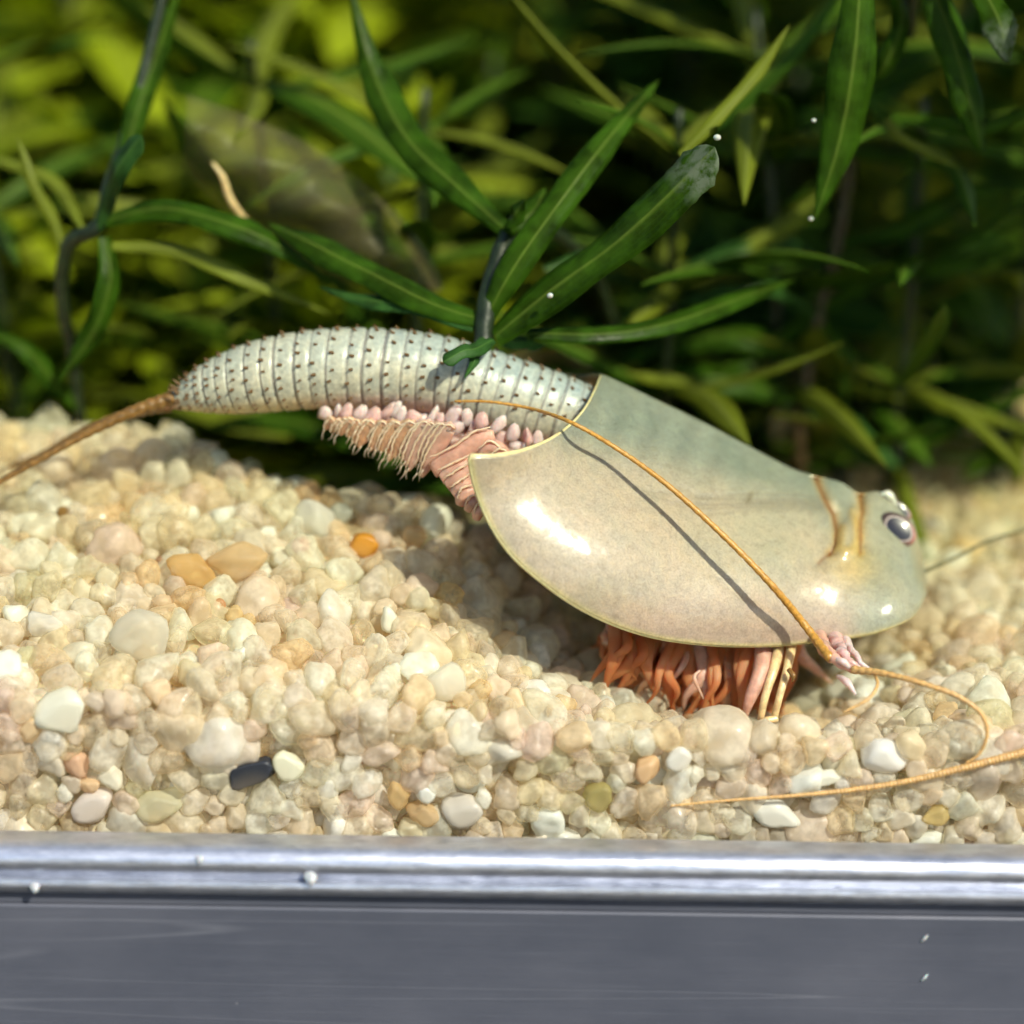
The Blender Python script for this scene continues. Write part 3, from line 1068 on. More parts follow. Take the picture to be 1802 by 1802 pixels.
# spines, one small horn each
cs_ = np.array([[0, 0, 0], [0.35, 0, 0.02], [0.7, 0, 0.06], [1.0, 0, 0.12]])
sv_, sf_ = tube_data(np.column_stack([cs_[:, 0], cs_[:, 1], cs_[:, 2]]), [0.26, 0.24, 0.15, 0.01], 7)
spm = mesh("spine", sv_, sf_)
spm.materials.append(M["spine"])
nsp = 0
for rg in range(0, 28):
    i = int((rg + 0.42) * SPR)
    # angles measured from the back line towards the camera side
    base = [-25, 6, 32, 54, 74, 93, 110, 126]
    if rg > 17:
        base = [-20, 10, 34, 58, 82, 104][: 6 if rg < 22 else 5]
    for a0 in base:
        a = math.radians(a0 + rng.uniform(-5, 5) + (8 if rg % 2 else 0))
        ph = -a
        i2 = min(max(i + int(rng.integers(-1, 2)), 1), nb - 2)
        r = ring_r(ringpos[i2])
        dep = np.array([0, 1, 0]) * aL[i2] * 0.98
        out = av[i2] * math.cos(ph) + dep * math.sin(ph)
        p = cen[i2] + out * r * 0.99 - axis_t[i2] * aL[i2] * 0.10 * (abs(math.sin(ph)) ** 2 - 0.5)
        on = out / np.linalg.norm(out)
        tdir = -axis_t[i2] * 0.72 + on * 0.62
        tdir /= np.linalg.norm(tdir)
        sz = 0.027 * rng.uniform(0.8, 1.2) * (0.75 if a0 > 100 else 1.0)
        yv = np.cross(on, tdir)
        yv /= np.linalg.norm(yv) + 1e-9
        zv = np.cross(tdir, yv)
        Mx = Matrix(((tdir[0], yv[0], zv[0], p[0]), (tdir[1], yv[1], zv[1], p[1]), (tdir[2], yv[2], zv[2], p[2]), (0, 0, 0, 1)))
        o = bpy.data.objects.new("spine", spm)
        COL.objects.link(o)
        o.parent = abd
        o.matrix_world = Mx @ Matrix.Diagonal((sz * 0.95, sz * 1.15, sz * 1.15, 1))
        nsp += 1
for q in ((303, 668, -0.10), (297, 676, -0.05), (312, 663, 0.02), (300, 684, -0.12), (322, 655, 0.05)):
    o = bpy.data.objects.new("spine", spm)
    COL.objects.link(o)
    o.parent = abd
    o.matrix_world = Matrix.Translation(Vector(P(q[0] + 14, q[1] + 10, q[2]))) @ Matrix.Rotation(math.pi + 0.75, 4, 'Y') @ Matrix.Diagonal((0.05, 0.034, 0.034, 1))

# --- tail filaments
tube("tail_filament", px_pts([(306, 700, -0.03), (240, 722, -0.06), (150, 764, -0.10), (60, 814, -0.15), (-60, 880, -0.2)]), [0.034, 0.026, 0.017, 0.014, 0.010], M["tail"], tri, n=90, seg=10, rings=70)
tube("tail_filament", px_pts([(302, 712, 0.06), (250, 722, 0.05), (160, 752, 0.10), (60, 806, 0.22), (-60, 850, 0.35)]), [0.032, 0.024, 0.016, 0.012, 0.009], M["tail"], tri, n=90, seg=10, rings=70)
tube("tail_base", px_pts([(345, 704, 0.0), (310, 706, 0.0), (282, 714, 0.0)]), [0.045, 0.042, 0.018], M["leg_pink"], tri, n=16, seg=12)

# --- underside body and gill plates behind the shield
tube("underbody", px_pts([(560, 728, -0.02), (660, 740, 0.0), (760, 765, 0.02), (870, 810, 0.05), (1000, 880, 0.05), (1150, 960, 0.05), (1300, 1020, 0.0), (1450, 1050, 0.0)]),
     [0.02, 0.08, 0.13, 0.18, 0.24, 0.27, 0.24, 0.16], M["gill_pink"], tri, n=50, seg=20)
NB = 19
for i in range(NB):
    u = i / (NB - 1)
    xt = 582 + 205 * u + rng.uniform(-5, 5)
    yt = 741 + 10 * u + rng.uniform(-2, 2)
    ln = (18 + 64 * u ** 1.1) * rng.uniform(0.82, 1.15)
    dx = -(8 + 36 * u) * rng.uniform(0.8, 1.25)
    hw = (8 + 7 * u) * rng.uniform(0.85, 1.25)
    Yb = -0.20 - 0.16 * u
    mid = [(xt + 10, yt + 6), (xt + hw * 0.6, yt), (xt + hw * 0.35 + dx * 0.25, yt + ln * 0.28), (xt + hw * 0.5 + dx * 0.65, yt + ln * 0.62), (xt + dx + hw * 0.5, yt + ln)]
    pts = [(a, b, Yb + 0.03 * k_ / 4) for k_, (a, b) in enumerate(mid)]
    o = tube("gill_plate", px_pts(pts), [hw * 0.0018, hw * 0.0028, hw * 0.0030, hw * 0.0024, 0.006], M["gill"] if u < 0.7 else M["leg_pink"], tri, n=18, seg=12, flat=[0.012, 0.016, 0.016, 0.012, 0.005])
    edge_ = [(xt + hw * 1.2, yt + 2), (xt + hw * 0.35, yt - 5), (xt - hw * 0.35, yt + 2), (xt - hw * 0.55 + dx * 0.3, yt + ln * 0.30), (xt - hw * 0.35 + dx * 0.68, yt + ln * 0.64), (xt + dx, yt + ln * 0.98)]
    tube("plate_edge", px_pts([(a, b, Yb - 0.012 + 0.006 * k_) for k_, (a, b) in enumerate(edge_)]), [0.003, 0.0055, 0.006, 0.0055, 0.005, 0.002], M["gill_edge"], o, n=26, seg=7, wob=0.0015)
    for q in range(2 if u > 0.3 else 1):                # fringe at the plate's lower end
        a, b = xt + dx + rng.uniform(-3, hw), yt + ln * rng.uniform(0.85, 1.0)
        tube("bristle", px_pts([(a, b, Yb + 0.02), (a - 5 + rng.uniform(-3, 3), b + 9, Yb + 0.02), (a - 8 + rng.uniform(-4, 4), b + 16 + rng.uniform(-4, 5), Yb + 0.03)]), [0.0035, 0.002, 0.001], M["gill_edge"], o, n=6, seg=5)
FOLDS = [([(752, 808), (800, 784), (838, 758), (862, 752)], 26, -0.40), ([(840, 790), (862, 776), (880, 788), (890, 800)], 14, -0.46), ([(770, 828), (795, 816), (826, 800)], 20, -0.44),
         ([(780, 842), (800, 830), (828, 812)], 18, -0.47), ([(792, 858), (806, 848), (830, 832)], 16, -0.49), ([(804, 878), (812, 860), (834, 852)], 14, -0.51),
         ([(818, 890), (828, 874), (846, 868)], 12, -0.53), ([(834, 905), (840, 888), (856, 882)], 12, -0.55), ([(862, 800), (880, 790), (898, 800)], 10, -0.50)]
for ed, hw, Yb in FOLDS:
    ctr = [(a + hw * 0.35, b + hw * 0.75, Yb + 0.03) for a, b in ed]
    o = tube("gill_plate", px_pts(ctr), [hw * 0.0015, hw * 0.0026, hw * 0.0028, hw * 0.0016], M["leg_pink"], tri, n=18, seg=12, flat=[0.02, 0.035, 0.035, 0.02])
    tube("plate_edge", px_pts([(a, b, Yb) for a, b in ed]), [0.002, 0.006, 0.0065, 0.003], M["gill_edge"], o, n=18, seg=7, wob=0.0015)

# --- pale bulbs along the flank
BULBS = [(571, 729, 11, 7), (594, 726, 9, 10), (612, 727, 11, 9), (634, 729, 11, 11), (652, 735, 13, 11), (684, 722, 9, 10), (696, 721, 10, 11), (707, 730, 12, 13),
         (724, 736, 13, 15), (760, 735, 11, 14), (772, 740, 9, 12), (798, 735, 12, 13), (822, 738, 13, 12), (848, 744, 13, 11), (676, 742, 14, 10), (742, 748, 15, 12), (874, 752, 12, 14),
         (903, 764, 12, 14), (836, 756, 16, 13), (884, 774, 14, 13), (928, 774, 11, 13), (806, 752, 13, 11), (910, 784, 14, 9), (946, 776, 10, 11)]
for (px, py, w, h) in BULBS:
    Yb = -0.145 - 0.12 * (px - 570) / 380 + rng.uniform(-0.02, 0.02)
    s = pxl(Yb)
    V = rock(ICO1, int(px), 6, 5.0, 0.05, 0.05)
    V = V * np.array([w * s * 0.9, 0.6 * 0.5 * (w + h) * s, h * s * 1.45]) * rng.uniform(0.9, 1.2)
    o = link("gill_bulb", mesh("gill_bulb", V, ICO1F), tri, M["bulb"] if rng.random() < 0.62 else M["gill_pink"])
    o.location = Vector(P(px, py, Yb)) - tri.location
    o.matrix_parent_inverse = Matrix.Identity(4)
    o.rotation_euler = (0, 0.45 + rng.uniform(-0.35, 0.35), 0)

# --- orange legs under the shield
for i in range(130):                                    # a dense tangle of fine, soft limbs
    u = rng.random()
    x = 1070 + 325 * u
    Yb = -0.66 + 0.46 * rng.random()
    top = 1050 + 40 * math.sin(u * math.pi)
    bot = np.interp(u, [0, 0.25, 0.6, 0.9, 1.0], [1210, 1262, 1288, 1290, 1250]) - 50 * (Yb + 0.66) + rng.uniform(-45, 10)
    lean = rng.normal(-18, 38)
    sway = rng.uniform(-16, 16)
    pts = [(x + 12, top, 0.5 * Yb + 0.10), (x + 6, top + 50, 0.8 * Yb), (x + lean * 0.2 + sway, top + 50 + 0.45 * (bot - top - 50), Yb - 0.03), (x + lean * 0.6 - sway * 0.5, top + 50 + 0.75 * (bot - top - 50), Yb - 0.02), (x + lean, bot, Yb + 0.02)]
    w = rng.uniform(0.6, 1.5)
    mt = M["leg_red"] if rng.random() < 0.78 else (M["leg_pink"] if rng.random() < 0.6 else M["gill"])
    tube("leg", px_pts(pts), [0.035 * w, 0.036 * w, 0.030 * w, 0.017 * w, 0.003], mt, tri, n=18, seg=9, flat=[0.03, 0.02, 0.018, 0.010, 0.003])
for pts, m, r in (([(1376, 1110, -0.45), (1364, 1170, -0.70), (1346, 1228, -0.80), (1338, 1268, -0.80)], "leg_pale", [0.03, 0.026, 0.020, 0.016]),
                  ([(1396, 1110, -0.45), (1386, 1175, -0.72), (1372, 1225, -0.82), (1362, 1266, -0.82)], "leg_pale", [0.03, 0.022, 0.018, 0.016]),
                  ([(1368, 1264, -0.83), (1350, 1268, -0.84), (1332, 1272, -0.84)], "leg_pale", [0.016, 0.020, 0.006]),
                  ([(1388, 1178, -0.80), (1396, 1190, -0.83), (1394, 1200, -0.83)], "tail", [0.012, 0.014, 0.004]),
                  ([(1346, 1120, -0.45), (1340, 1180, -0.70), (1318, 1235, -0.78), (1308, 1275, -0.76)], "leg_pink", [0.05, 0.045, 0.03, 0.006]),
                  ([(1232, 1180, -0.78), (1222, 1190, -0.80), (1238, 1230, -0.80)], "leg_pink", [0.006, 0.010, 0.004])):
    tube("leg", px_pts(pts), r, M[m], tri, n=16, seg=10)
# jaw-like base of the feelers
tube("feeler_base", px_pts([(1434, 1100, -0.42), (1449, 1138, -0.78), (1468, 1160, -0.92), (1502, 1180, -0.97)]), [0.035, 0.036, 0.030, 0.016], M["leg_pink"], tri, n=22, seg=14, wob=0.003)
tube("feeler_base", px_pts([(1460, 1100, -0.40), (1476, 1138, -0.76), (1490, 1160, -0.90), (1514, 1176, -0.94)]), [0.040, 0.036, 0.028, 0.010], M["gill_pink"], tri, n=22, seg=14, wob=0.003)
tube("feeler_base", px_pts([(1480, 1108, -0.40), (1498, 1144, -0.80), (1518, 1168, -0.93), (1544, 1190, -0.97)]), [0.026, 0.022, 0.014, 0.005], M["bulb"], tri, n=18, seg=10, wob=0.002)
tube("feeler_base", px_pts([(1470, 1160, -0.93), (1486, 1166, -0.97), (1496, 1176, -0.97)]), [0.014, 0.018, 0.008], M["bulb"], tri, n=10, seg=10)
tube("feeler_base", px_pts([(1474, 1190, -0.95), (1490, 1200, -1.02), (1506, 1222, -1.08)]), [0.010, 0.020, 0.006], M["bulb"], tri, n=12, seg=10)
# --- long feelers
def FY(px, py, gap):
    return float(surf(px, py)[0][1]) - gap


tube("feeler", px_pts([(1462, 1160, -0.93), (1420, 1105, FY(1420, 1105, .14)), (1360, 1032, FY(1360, 1032, .20)), (1270, 940, FY(1270, 940, .23)), (1170, 850, FY(1170, 850, .22)), (1080, 786, FY(1080, 786, .18)), (1010, 746, FY(1010, 752, .14)),
                       (930, 718, -0.30), (860, 707, -0.26), (800, 706, -0.23)]), [0.020, 0.016, 0.014, 0.0125, 0.011, 0.0095, 0.008, 0.0065, 0.005], M["feeler"], tri, n=200, seg=8, rings=150)
tube("feeler", px_pts([(1500, 1178, -0.98), (1560, 1186, -1.08), (1630, 1205, -1.17), (1690, 1228, -1.22), (1728, 1258, -1.25), (1737, 1292, -1.27), (1722, 1328, -1.275), (1700, 1342, -1.275)]),
     [0.018, 0.013, 0.012, 0.011, 0.009, 0.007, 0.005], M["feeler_tan"], tri, n=140, seg=8, rings=110)
tube("feeler", px_pts([(1536, 1180, -1.0), (1544, 1205, -1.12), (1530, 1228, -1.18), (1484, 1254, -1.22)]), [0.005, 0.007, 0.008, 0.005], M["feeler_tan"], tri, n=40, seg=8, rings=25)
tube("feeler", px_pts([(1622, 1008, -0.05), (1680, 982, 0.05), (1740, 952, 0.12), (1840, 922, 0.2)]), [0.009, 0.008, 0.008, 0.006], M["feeler_dark"], tri, n=50, seg=8, rings=40)
tube("feeler", px_pts([(2050, 1268, -1.278), (1900, 1298, -1.278), (1802, 1324, -1.278), (1700, 1350, -1.278), (1600, 1374, -1.28), (1500, 1390, -1.28), (1400, 1400, -1.28), (1290, 1408, -1.28), (1180, 1418, -1.28)]),
     [0.021, 0.020, 0.018, 0.016, 0.013, 0.011, 0.008, 0.006, 0.004], M["feeler_tan"], tri, n=760, seg=8, rings=125)

# ------------------------------------------------------------------ water plants
def leaf_data(cs, wid, face, cup=0.22, tipfilm=0.0, thick=0.010):
    """a strap leaf with a raised midrib; cs centre line, wid half widths, face = direction the blade looks"""
    n = len(cs)
    T = np.gradient(cs, axis=0)
    T /= np.linalg.norm(T, axis=1)[:, None] + 1e-12
    F = np.asarray(face, float)
    F = F[None, :] - T * (T @ F)[:, None]
    F /= np.linalg.norm(F, axis=1)[:, None] + 1e-9
    B = np.cross(T, F)
    off = np.array([-1.0, -0.62, -0.11, 0.0, 0.11, 0.62, 1.0])
    hgt = np.array([-cup, -cup * 0.45, -0.01, 0.07, -0.01, -cup * 0.45, -cup])
    rib = np.array([0.0, 0.0, 0.12, 1.0, 0.12, 0.0, 0.0])
    m = len(off)
    top = cs[:, None, :] + B[:, None, :] * (wid[:, None] * off[None, :])[..., None] + F[:, None, :] * (wid[:, None] * hgt[None, :])[..., None]
    bot = top - F[:, None, :] * thick * (1 - 0.7 * np.abs(off))[None, :, None]
    v = np.concatenate([top, bot[:, ::-1]], axis=1).reshape(-1, 3)
    film = np.clip((np.linspace(0, 1, n) - (1 - tipfilm)) / max(tipfilm * 0.35, 1e-3), 0, 1) if tipfilm else np.zeros(n)
    c = np.zeros((n, 2 * m, 3))
    c[:, :m, 0] = rib
    c[:, m:, 0] = rib[::-1]
    c[:, :, 1] = film[:, None]
    c[:, :m, 2] = off * 0.5 + 0.5
    c[:, m:, 2] = off[::-1] * 0.5 + 0.5
    f = grid_faces(n, 2 * m, True)
    return v, f, c.reshape(-1, 3)


def leaf_prof(n, blunt=False):
    t = np.linspace(0, 1, n)
    w = 0.50 + 0.50 * np.sin(np.clip(t / 0.35, 0, 1) * math.pi / 2)
    tip = np.clip((1 - t) / (0.10 if blunt else 0.34), 0, 1)
    return w * np.maximum(tip ** (0.5 if blunt else 0.75), 0.02)


def leaf(pts, w_px, parent, mat, turn=0.0, blunt=False, film=0.0, n=30, cup=0.22):
    cs = spline(px_pts(pts), n)
    s = pxl(pts[len(pts) // 2][2])
    wid = leaf_prof(n, blunt) * w_px * 0.43 * s
    ph_ = rng.uniform(0, 6.28, 3)
    tt_ = np.linspace(0, 1, n)
    wid = wid * (1 + 0.07 * np.sin(tt_ * 7 + ph_[0]) + 0.05 * np.sin(tt_ * 17 + ph_[1]))
    cs = cs + np.outer(np.sin(tt_ * 9 + ph_[2]), [0.006, 0.010, 0.006])
    if film:
        wid = wid * (1 + 0.04 * rng.normal(size=n) * (np.linspace(0, 1, n) > 1 - film))
    view = CL - cs.mean(0)
    view /= np.linalg.norm(view)
    face = 0.75 * view + np.array([math.sin(turn) * 0.8, 0, 0.55 * math.cos(turn)])
    v, f, c = leaf_data(cs, wid, face, cup, film)
    return link("leaf", mesh("leaf", v, f, True, c), parent, mat)


GW = "water plants behind the tadpole shrimp"
# plant whose whorl hangs right over the abdomen
pa = empty("water_weed", P(852, 590, 0.1))
tag(pa, "dark stemmed water weed whose whorl of strap leaves rests on the ringed abdomen", "water plant", GW)
tube("stem", px_pts([(850, 606, 0.02), (852, 570, 0.06), (862, 510, 0.14), (886, 430, 0.3), (905, 395, 0.45), (960, 400, 0.9), (1040, 470, 1.2), (1085, 580, 1.4)]), [0.045, 0.05, 0.045, 0.04, 0.04, 0.035, 0.03, 0.03], M["stem"], pa, n=40, seg=10, wob=0.002)
leaf([(858, 556, 0.06), (905, 470, 0.08), (1000, 335, 0.25), (1080, 232, 0.5), (1160, 140, 0.8)], 62, pa, M["leaf"], 0.3)
leaf([(872, 590, 0.02), (960, 520, -0.02), (1080, 430, -0.05), (1180, 340, -0.08), (1256, 262, -0.10)], 92, pa, M["leaf"], -0.2, True, 0.22, n=60)
leaf([(925, 590, 0.05), (1050, 588, 0.10), (1180, 566, 0.25), (1300, 528, 0.5), (1400, 490, 0.8)], 46, pa, M["leaf"], 0.1)
leaf([(842, 558, 0.08), (740, 524, 0.15), (620, 468, 0.3), (540, 420, 0.45), (470, 392, 0.6)], 66, pa, M["leaf"], 0.2)
leaf([(835, 575, 0.06), (760, 548, 0.12), (660, 528, 0.2), (560, 506, 0.3)], 36, pa, M["leaf_dark"], 0.4)
leaf([(866, 600, -0.12), (835, 612, -0.22), (808, 622, -0.27), (782, 634, -0.29)], 34, pa, M["leaf_dark"], 0.0, True)
leaf([(850, 596, -0.02), (842, 612, -0.14), (832, 640, -0.24), (818, 664, -0.26)], 22, pa, M["leaf_dark"], 0.3)
leaf([(880, 592, 0.10), (920, 604, 0.12), (960, 604, 0.2)], 34, pa, M["leaf_dark"], 0.0)
leaf([(890, 410, 0.34), (800, 320, 0.5), (710, 235, 0.7), (655, 130, 0.9), (618, -30, 1.1)], 66, pa, M["leaf"], -0.3)
leaf([(900, 400, 0.34), (940, 370, 0.4), (960, 330, 0.5)], 46, pa, M["leaf"], 0.2)
leaf([(888, 420, 0.32), (905, 380, 0.22), (922, 355, 0.15)], 40, pa, M["leaf"], 0.0)
leaf([(1195, 275, 0.42), (1262, 205, 0.5), (1330, 130, 0.6), (1392, 40, 0.7)], 28, pa, M["leaf_olive"], 0.2)
leaf([(960, 470, 0.8), (1060, 440, 0.9), (1150, 400, 1.0)], 26, pa, M["leaf_dark"], 0.2)
# plant at the left
pb = empty("water_weed", P(140, 742, 0.9))
tag(pb, "water weed rooted behind the tail filaments with long arching leaves from a forked node", "water plant", GW)
tube("stem", px_pts([(142, 745, 0.9), (130, 640, 0.85), (108, 500, 0.75), (125, 425, 0.68), (172, 400, 0.62), (195, 320, 0.8), (240, 180, 1.0), (300, -60, 1.2)]), [0.03, 0.032, 0.034, 0.036, 0.04, 0.03, 0.028, 0.025], M["stem"], pb, n=44, seg=10, wob=0.002)
leaf([(185, 388, 0.6), (300, 368, 0.55), (430, 402, 0.5), (570, 492, 0.5)], 56, pb, M["leaf"], 0.1)
leaf([(180, 428, 0.6), (300, 440, 0.6), (420, 480, 0.6), (580, 556, 0.7)], 36, pb, M["leaf_olive"], 0.2)
leaf([(182, 420, 0.58), (196, 490, 0.5), (168, 575, 0.45), (106, 668, 0.45)], 50, pb, M["leaf"], 0.6)
leaf([(172, 400, 0.6), (192, 335, 0.5), (215, 285, 0.45), (246, 242, 0.42)], 46, pb, M["leaf_dark"], -0.3, True)
leaf([(215, 300, 0.8), (245, 190, 0.95), (275, 90, 1.1), (322, -30, 1.2)], 46, pb, M["leaf"], 0.4)
leaf([(112, 440, 0.7), (82, 370, 0.72), (54, 305, 0.76), (26, 244, 0.8)], 26, pb, M["leaf_olive"], -0.2)
leaf([(150, 400, 0.7), (90, 320, 1.0), (20, 285, 1.2), (-60, 265, 1.4)], 26, pb, M["leaf_olive"], -0.2)
leaf([(-30, 575, 0.8), (40, 615, 0.75), (100, 670, 0.8), (135, 720, 0.85)][::-1], 44, pb, M["leaf"], 0.2)
# leaves hanging from a plant above the frame at the right
pc = empty("water_weed", P(1600, -60, 1.0))
tag(pc, "water weed with broad pointed leaves hanging down above the shield's head", "water plant", GW)
tube("stem", px_pts([(1600, 60, 1.3), (1605, -60, 1.0), (1620, -300, 0.9)]), [0.03, 0.04, 0.04], M["stem"], pc, n=14, seg=8)
leaf([(1512, -60, 0.5), (1506, 90, 0.42), (1478, 240, 0.38), (1436, 384, 0.36)], 84, pc, M["leaf"], 0.2)
leaf([(1570, -60, 0.9), (1585, 40, 0.9), (1560, 110, 0.9), (1530, 150, 0.95)], 40, pc, M["leaf"], 0.4)
leaf([(1630, -60, 0.8), (1680, 90, 0.7), (1712, 190, 0.65), (1728, 276, 0.62)], 70, pc, M["leaf"], 0.3)
leaf([(1716, -70, 0.6), (1745, 10, 0.52), (1764, 60, 0.5), (1778, 108, 0.5)], 66, pc, M["leaf"], 0.1, False, 0.5, n=50)
leaf([(1820, 190, 1.2), (1740, 220, 1.1), (1650, 215, 1.1), (1570, 205, 1.2)][::-1], 34, pc, M["leaf"], 0.1)
leaf([(1560, 210, 1.0), (1610, 255, 1.0), (1690, 290, 1.0)], 26, pc, M["leaf_olive"], 0.1)
# low leaves behind the abdomen and shield
pd = empty("water_weed", P(860, 880, 1.5))
tag(pd, "low water weed with long leaves lying behind the gill plates", "water plant", GW)
tube("stem", px_pts([(900, 900, 1.5), (880, 860, 1.4), (850, 800, 1.35), (900, 700, 1.4)]), [0.03, 0.03, 0.03, 0.02], M["stem"], pd, n=20, seg=8)
leaf([(860, 860, 1.35), (760, 830, 1.2), (620, 770, 1.15), (470, 740, 1.2), (360, 748, 1.3)], 62, pd, M["leaf"], 0.1)
leaf([(860, 870, 1.4), (740, 855, 1.3), (600, 830, 1.3), (450, 850, 1.4)], 50, pd, M["leaf_olive"], 0.1)
leaf([(850, 840, 1.5), (720, 770, 1.6), (560, 735, 1.7), (420, 770, 1.8)], 70, pd, M["leaf_dark"], 0.1)
leaf([(840, 860, 1.2), (700, 850, 1.05), (600, 872, 1.05), (500, 880, 1.1)], 40, pd, M["leaf"], 0.1)
leaf([(870, 830, 1.6), (790, 760, 1.8), (700, 745, 2.0)], 60, pd, M["leaf"], 0.1)
pe = empty("water_weed", P(1412, 850, 1.6))
tag(pe, "dark green water weed with a brown stem standing behind the shield's ridge", "water plant", GW)
tube("stem", px_pts([(1410, 860, 1.6), (1408, 760, 1.6), (1420, 660, 1.65), (1440, 560, 1.7), (1475, 420, 1.8), (1500, 250, 1.9)]), [0.035, 0.035, 0.03, 0.03, 0.03, 0.03], M["stem_brown"], pe, n=30, seg=8)
leaf([(1410, 700, 1.6), (1300, 670, 1.5), (1180, 668, 1.45), (1090, 668, 1.5)], 66, pe, M["leaf"], 0.1)
leaf([(1420, 640, 1.65), (1320, 590, 1.6), (1200, 600, 1.6), (1080, 640, 1.7)], 60, pe, M["leaf"], 0.1)
leaf([(1410, 690, 1.6), (1470, 730, 1.5), (1520, 780, 1.45), (1600, 822, 1.4)], 60, pe, M["leaf_dark"], 0.1)
leaf([(1440, 560, 1.7), (1360, 500, 1.5), (1260, 520, 1.4), (1150, 540, 1.5)], 44, pe, M["leaf_dark"], 0.1)
leaf([(1445, 540, 1.7), (1560, 480, 1.6), (1660, 470, 1.6), (1790, 430, 1.7)], 44, pe, M["leaf"], 0.1)
leaf([(1470, 430, 1.8), (1580, 400, 1.6), (1700, 345, 1.6), (1810, 330, 1.7)], 48, pe, M["leaf"], 0.1)
leaf([(1460, 470, 1.8), (1380, 430, 1.6), (1300, 440, 1.5), (1180, 480, 1.5)], 50, pe, M["leaf_dark"], 0.1)
leaf([(1440, 560, 1.7), (1480, 620, 1.6), (1490, 700, 1.6)], 50, pe, M["leaf"], 0.1)

# many more behind: copies of a few whorl plants, each with its own leaves
LEAFM = {}
for mk in ("leaf_far", "leaf_dark_far", "leaf_olive", "leaf_sunlit"):
    for q in range(4):
        n = 14
        t = np.linspace(0, 1, n)
        L = 1.0
        droop = (0.10, 0.28, 0.45, -0.12)[q]
        cs = np.column_stack([t * L, 0.06 * np.sin(t * 3 + q), -droop * t**2])
        v, f, c = leaf_data(cs, leaf_prof(n) * (0.075 + 0.012 * q), np.array([0, 0, 1.0]), 0.2)
        me = mesh("leaf", v, f, True, c)
        me.materials.append(M[mk])
        LEAFM[mk, q] = me


def whorl_plant(x, y, h, lean, mats, leafl, label, step=0.62, per=6, z0=None, broad=1.0):
    z0 = float(sand_z(x, y)) - 0.05 if z0 is None else z0
    root = empty("water_weed", (x, y, z0))
    tag(root, label, "water plant", "blurred water weeds in the background")
    pts = [(x, y, z0), (x + lean * 0.3 * h + rng.uniform(-.1, .1), y + rng.uniform(-.15, .15), z0 + h * 0.4), (x + lean * h, y + rng.uniform(-.3, .3), z0 + h)]
    cs = spline(pts, 24)
    v, f = tube_data(cs, np.linspace(0.035, 0.022, 24), 7)
    link("stem", mesh("stem", v, f), root, M["stem"])
    nn = max(2, int(h / step))
    for a in range(nn):
        u = (a + 0.7) / nn
        p = cs[min(23, int(u * 23))]
        a0 = rng.uniform(0, 6.28)
        for b in range(per):
            az = a0 + b * 6.283 / per + rng.uniform(-0.25, 0.25)
            el = rng.uniform(0.0, 0.75)
            L = leafl * rng.uniform(0.75, 1.2)
            o = bpy.data.objects.new("leaf", LEAFM[mats[int(rng.integers(len(mats)))], int(rng.integers(4))])
            COL.objects.link(o)
            o.parent = root
            o.matrix_parent_inverse = PINV[root.name]
            o.location = p
            o.rotation_euler = (rng.uniform(-0.5, 0.5), -el, az)
            o.scale = (L, L * rng.uniform(0.8, 1.3) * broad, L)
    return root


SUNLIT = "leafy water weed with sunlight put into its lime leaf colour, blurred in the far side of the tank"
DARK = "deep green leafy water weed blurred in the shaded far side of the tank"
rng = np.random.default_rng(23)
for i in range(38):  # left weeds take brighter leaf colours than the right, standing in for sunlight
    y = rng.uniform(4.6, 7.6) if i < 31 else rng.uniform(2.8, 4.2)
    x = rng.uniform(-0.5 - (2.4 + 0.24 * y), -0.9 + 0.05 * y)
    whorl_plant(x, y, rng.uniform(2.2, 3.6) if i < 31 else rng.uniform(1.0, 1.8), rng.uniform(-0.15, 0.15), ["leaf_sunlit", "leaf_sunlit", "leaf_sunlit", "leaf_olive", "leaf_far"], rng.uniform(0.8, 1.3), SUNLIT, step=0.42, per=8, broad=rng.choice([0.8, 1.2, 2.0]))
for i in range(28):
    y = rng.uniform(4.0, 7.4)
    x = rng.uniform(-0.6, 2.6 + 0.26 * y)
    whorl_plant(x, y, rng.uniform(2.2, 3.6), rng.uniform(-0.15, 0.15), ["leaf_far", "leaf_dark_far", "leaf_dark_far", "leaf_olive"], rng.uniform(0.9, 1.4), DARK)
for (px, Y, h) in ((330, 2.2, 0.7), (560, 1.9, 0.8), (700, 2.1, 0.8), (430, 2.8, 0.9)):
    p = P(px, 800, Y)
    whorl_plant(p[0], Y, h, rng.uniform(-0.2, 0.2), ["leaf_sunlit", "leaf_sunlit", "leaf_olive"], rng.uniform(0.6, 0.9), "low weed with broad leaves in painted sunlit lime growing between abdomen and sand crest", step=0.3, broad=2.2)
for (px, Y, h) in ((1500, 2.0, 0.8), (1800, 2.6, 1.0), (1620, 3.4, 1.0), (1250, 2.6, 1.2), (1100, 2.8, 1.3)):
    p = P(px, 800, Y)
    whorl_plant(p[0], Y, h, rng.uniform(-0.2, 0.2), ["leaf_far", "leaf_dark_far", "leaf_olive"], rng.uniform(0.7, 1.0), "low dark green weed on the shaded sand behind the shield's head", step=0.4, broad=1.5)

for (px, Y, h) in ((1160, 1.5, 2.4), (1340, 2.0, 2.8), (720, 1.6, 2.4), (470, 2.1, 2.6), (1560, 1.7, 2.4), (1760, 2.2, 2.8), (40, 2.2, 2.6)):
    p = P(px, 700, Y)
    whorl_plant(p[0], Y, h, rng.uniform(-0.12, 0.12), ["leaf_far", "leaf_far", "leaf_olive"], rng.uniform(1.0, 1.4), "slender mid green weed with narrow leaves standing close behind the shrimp", step=0.55, per=6, broad=0.62)

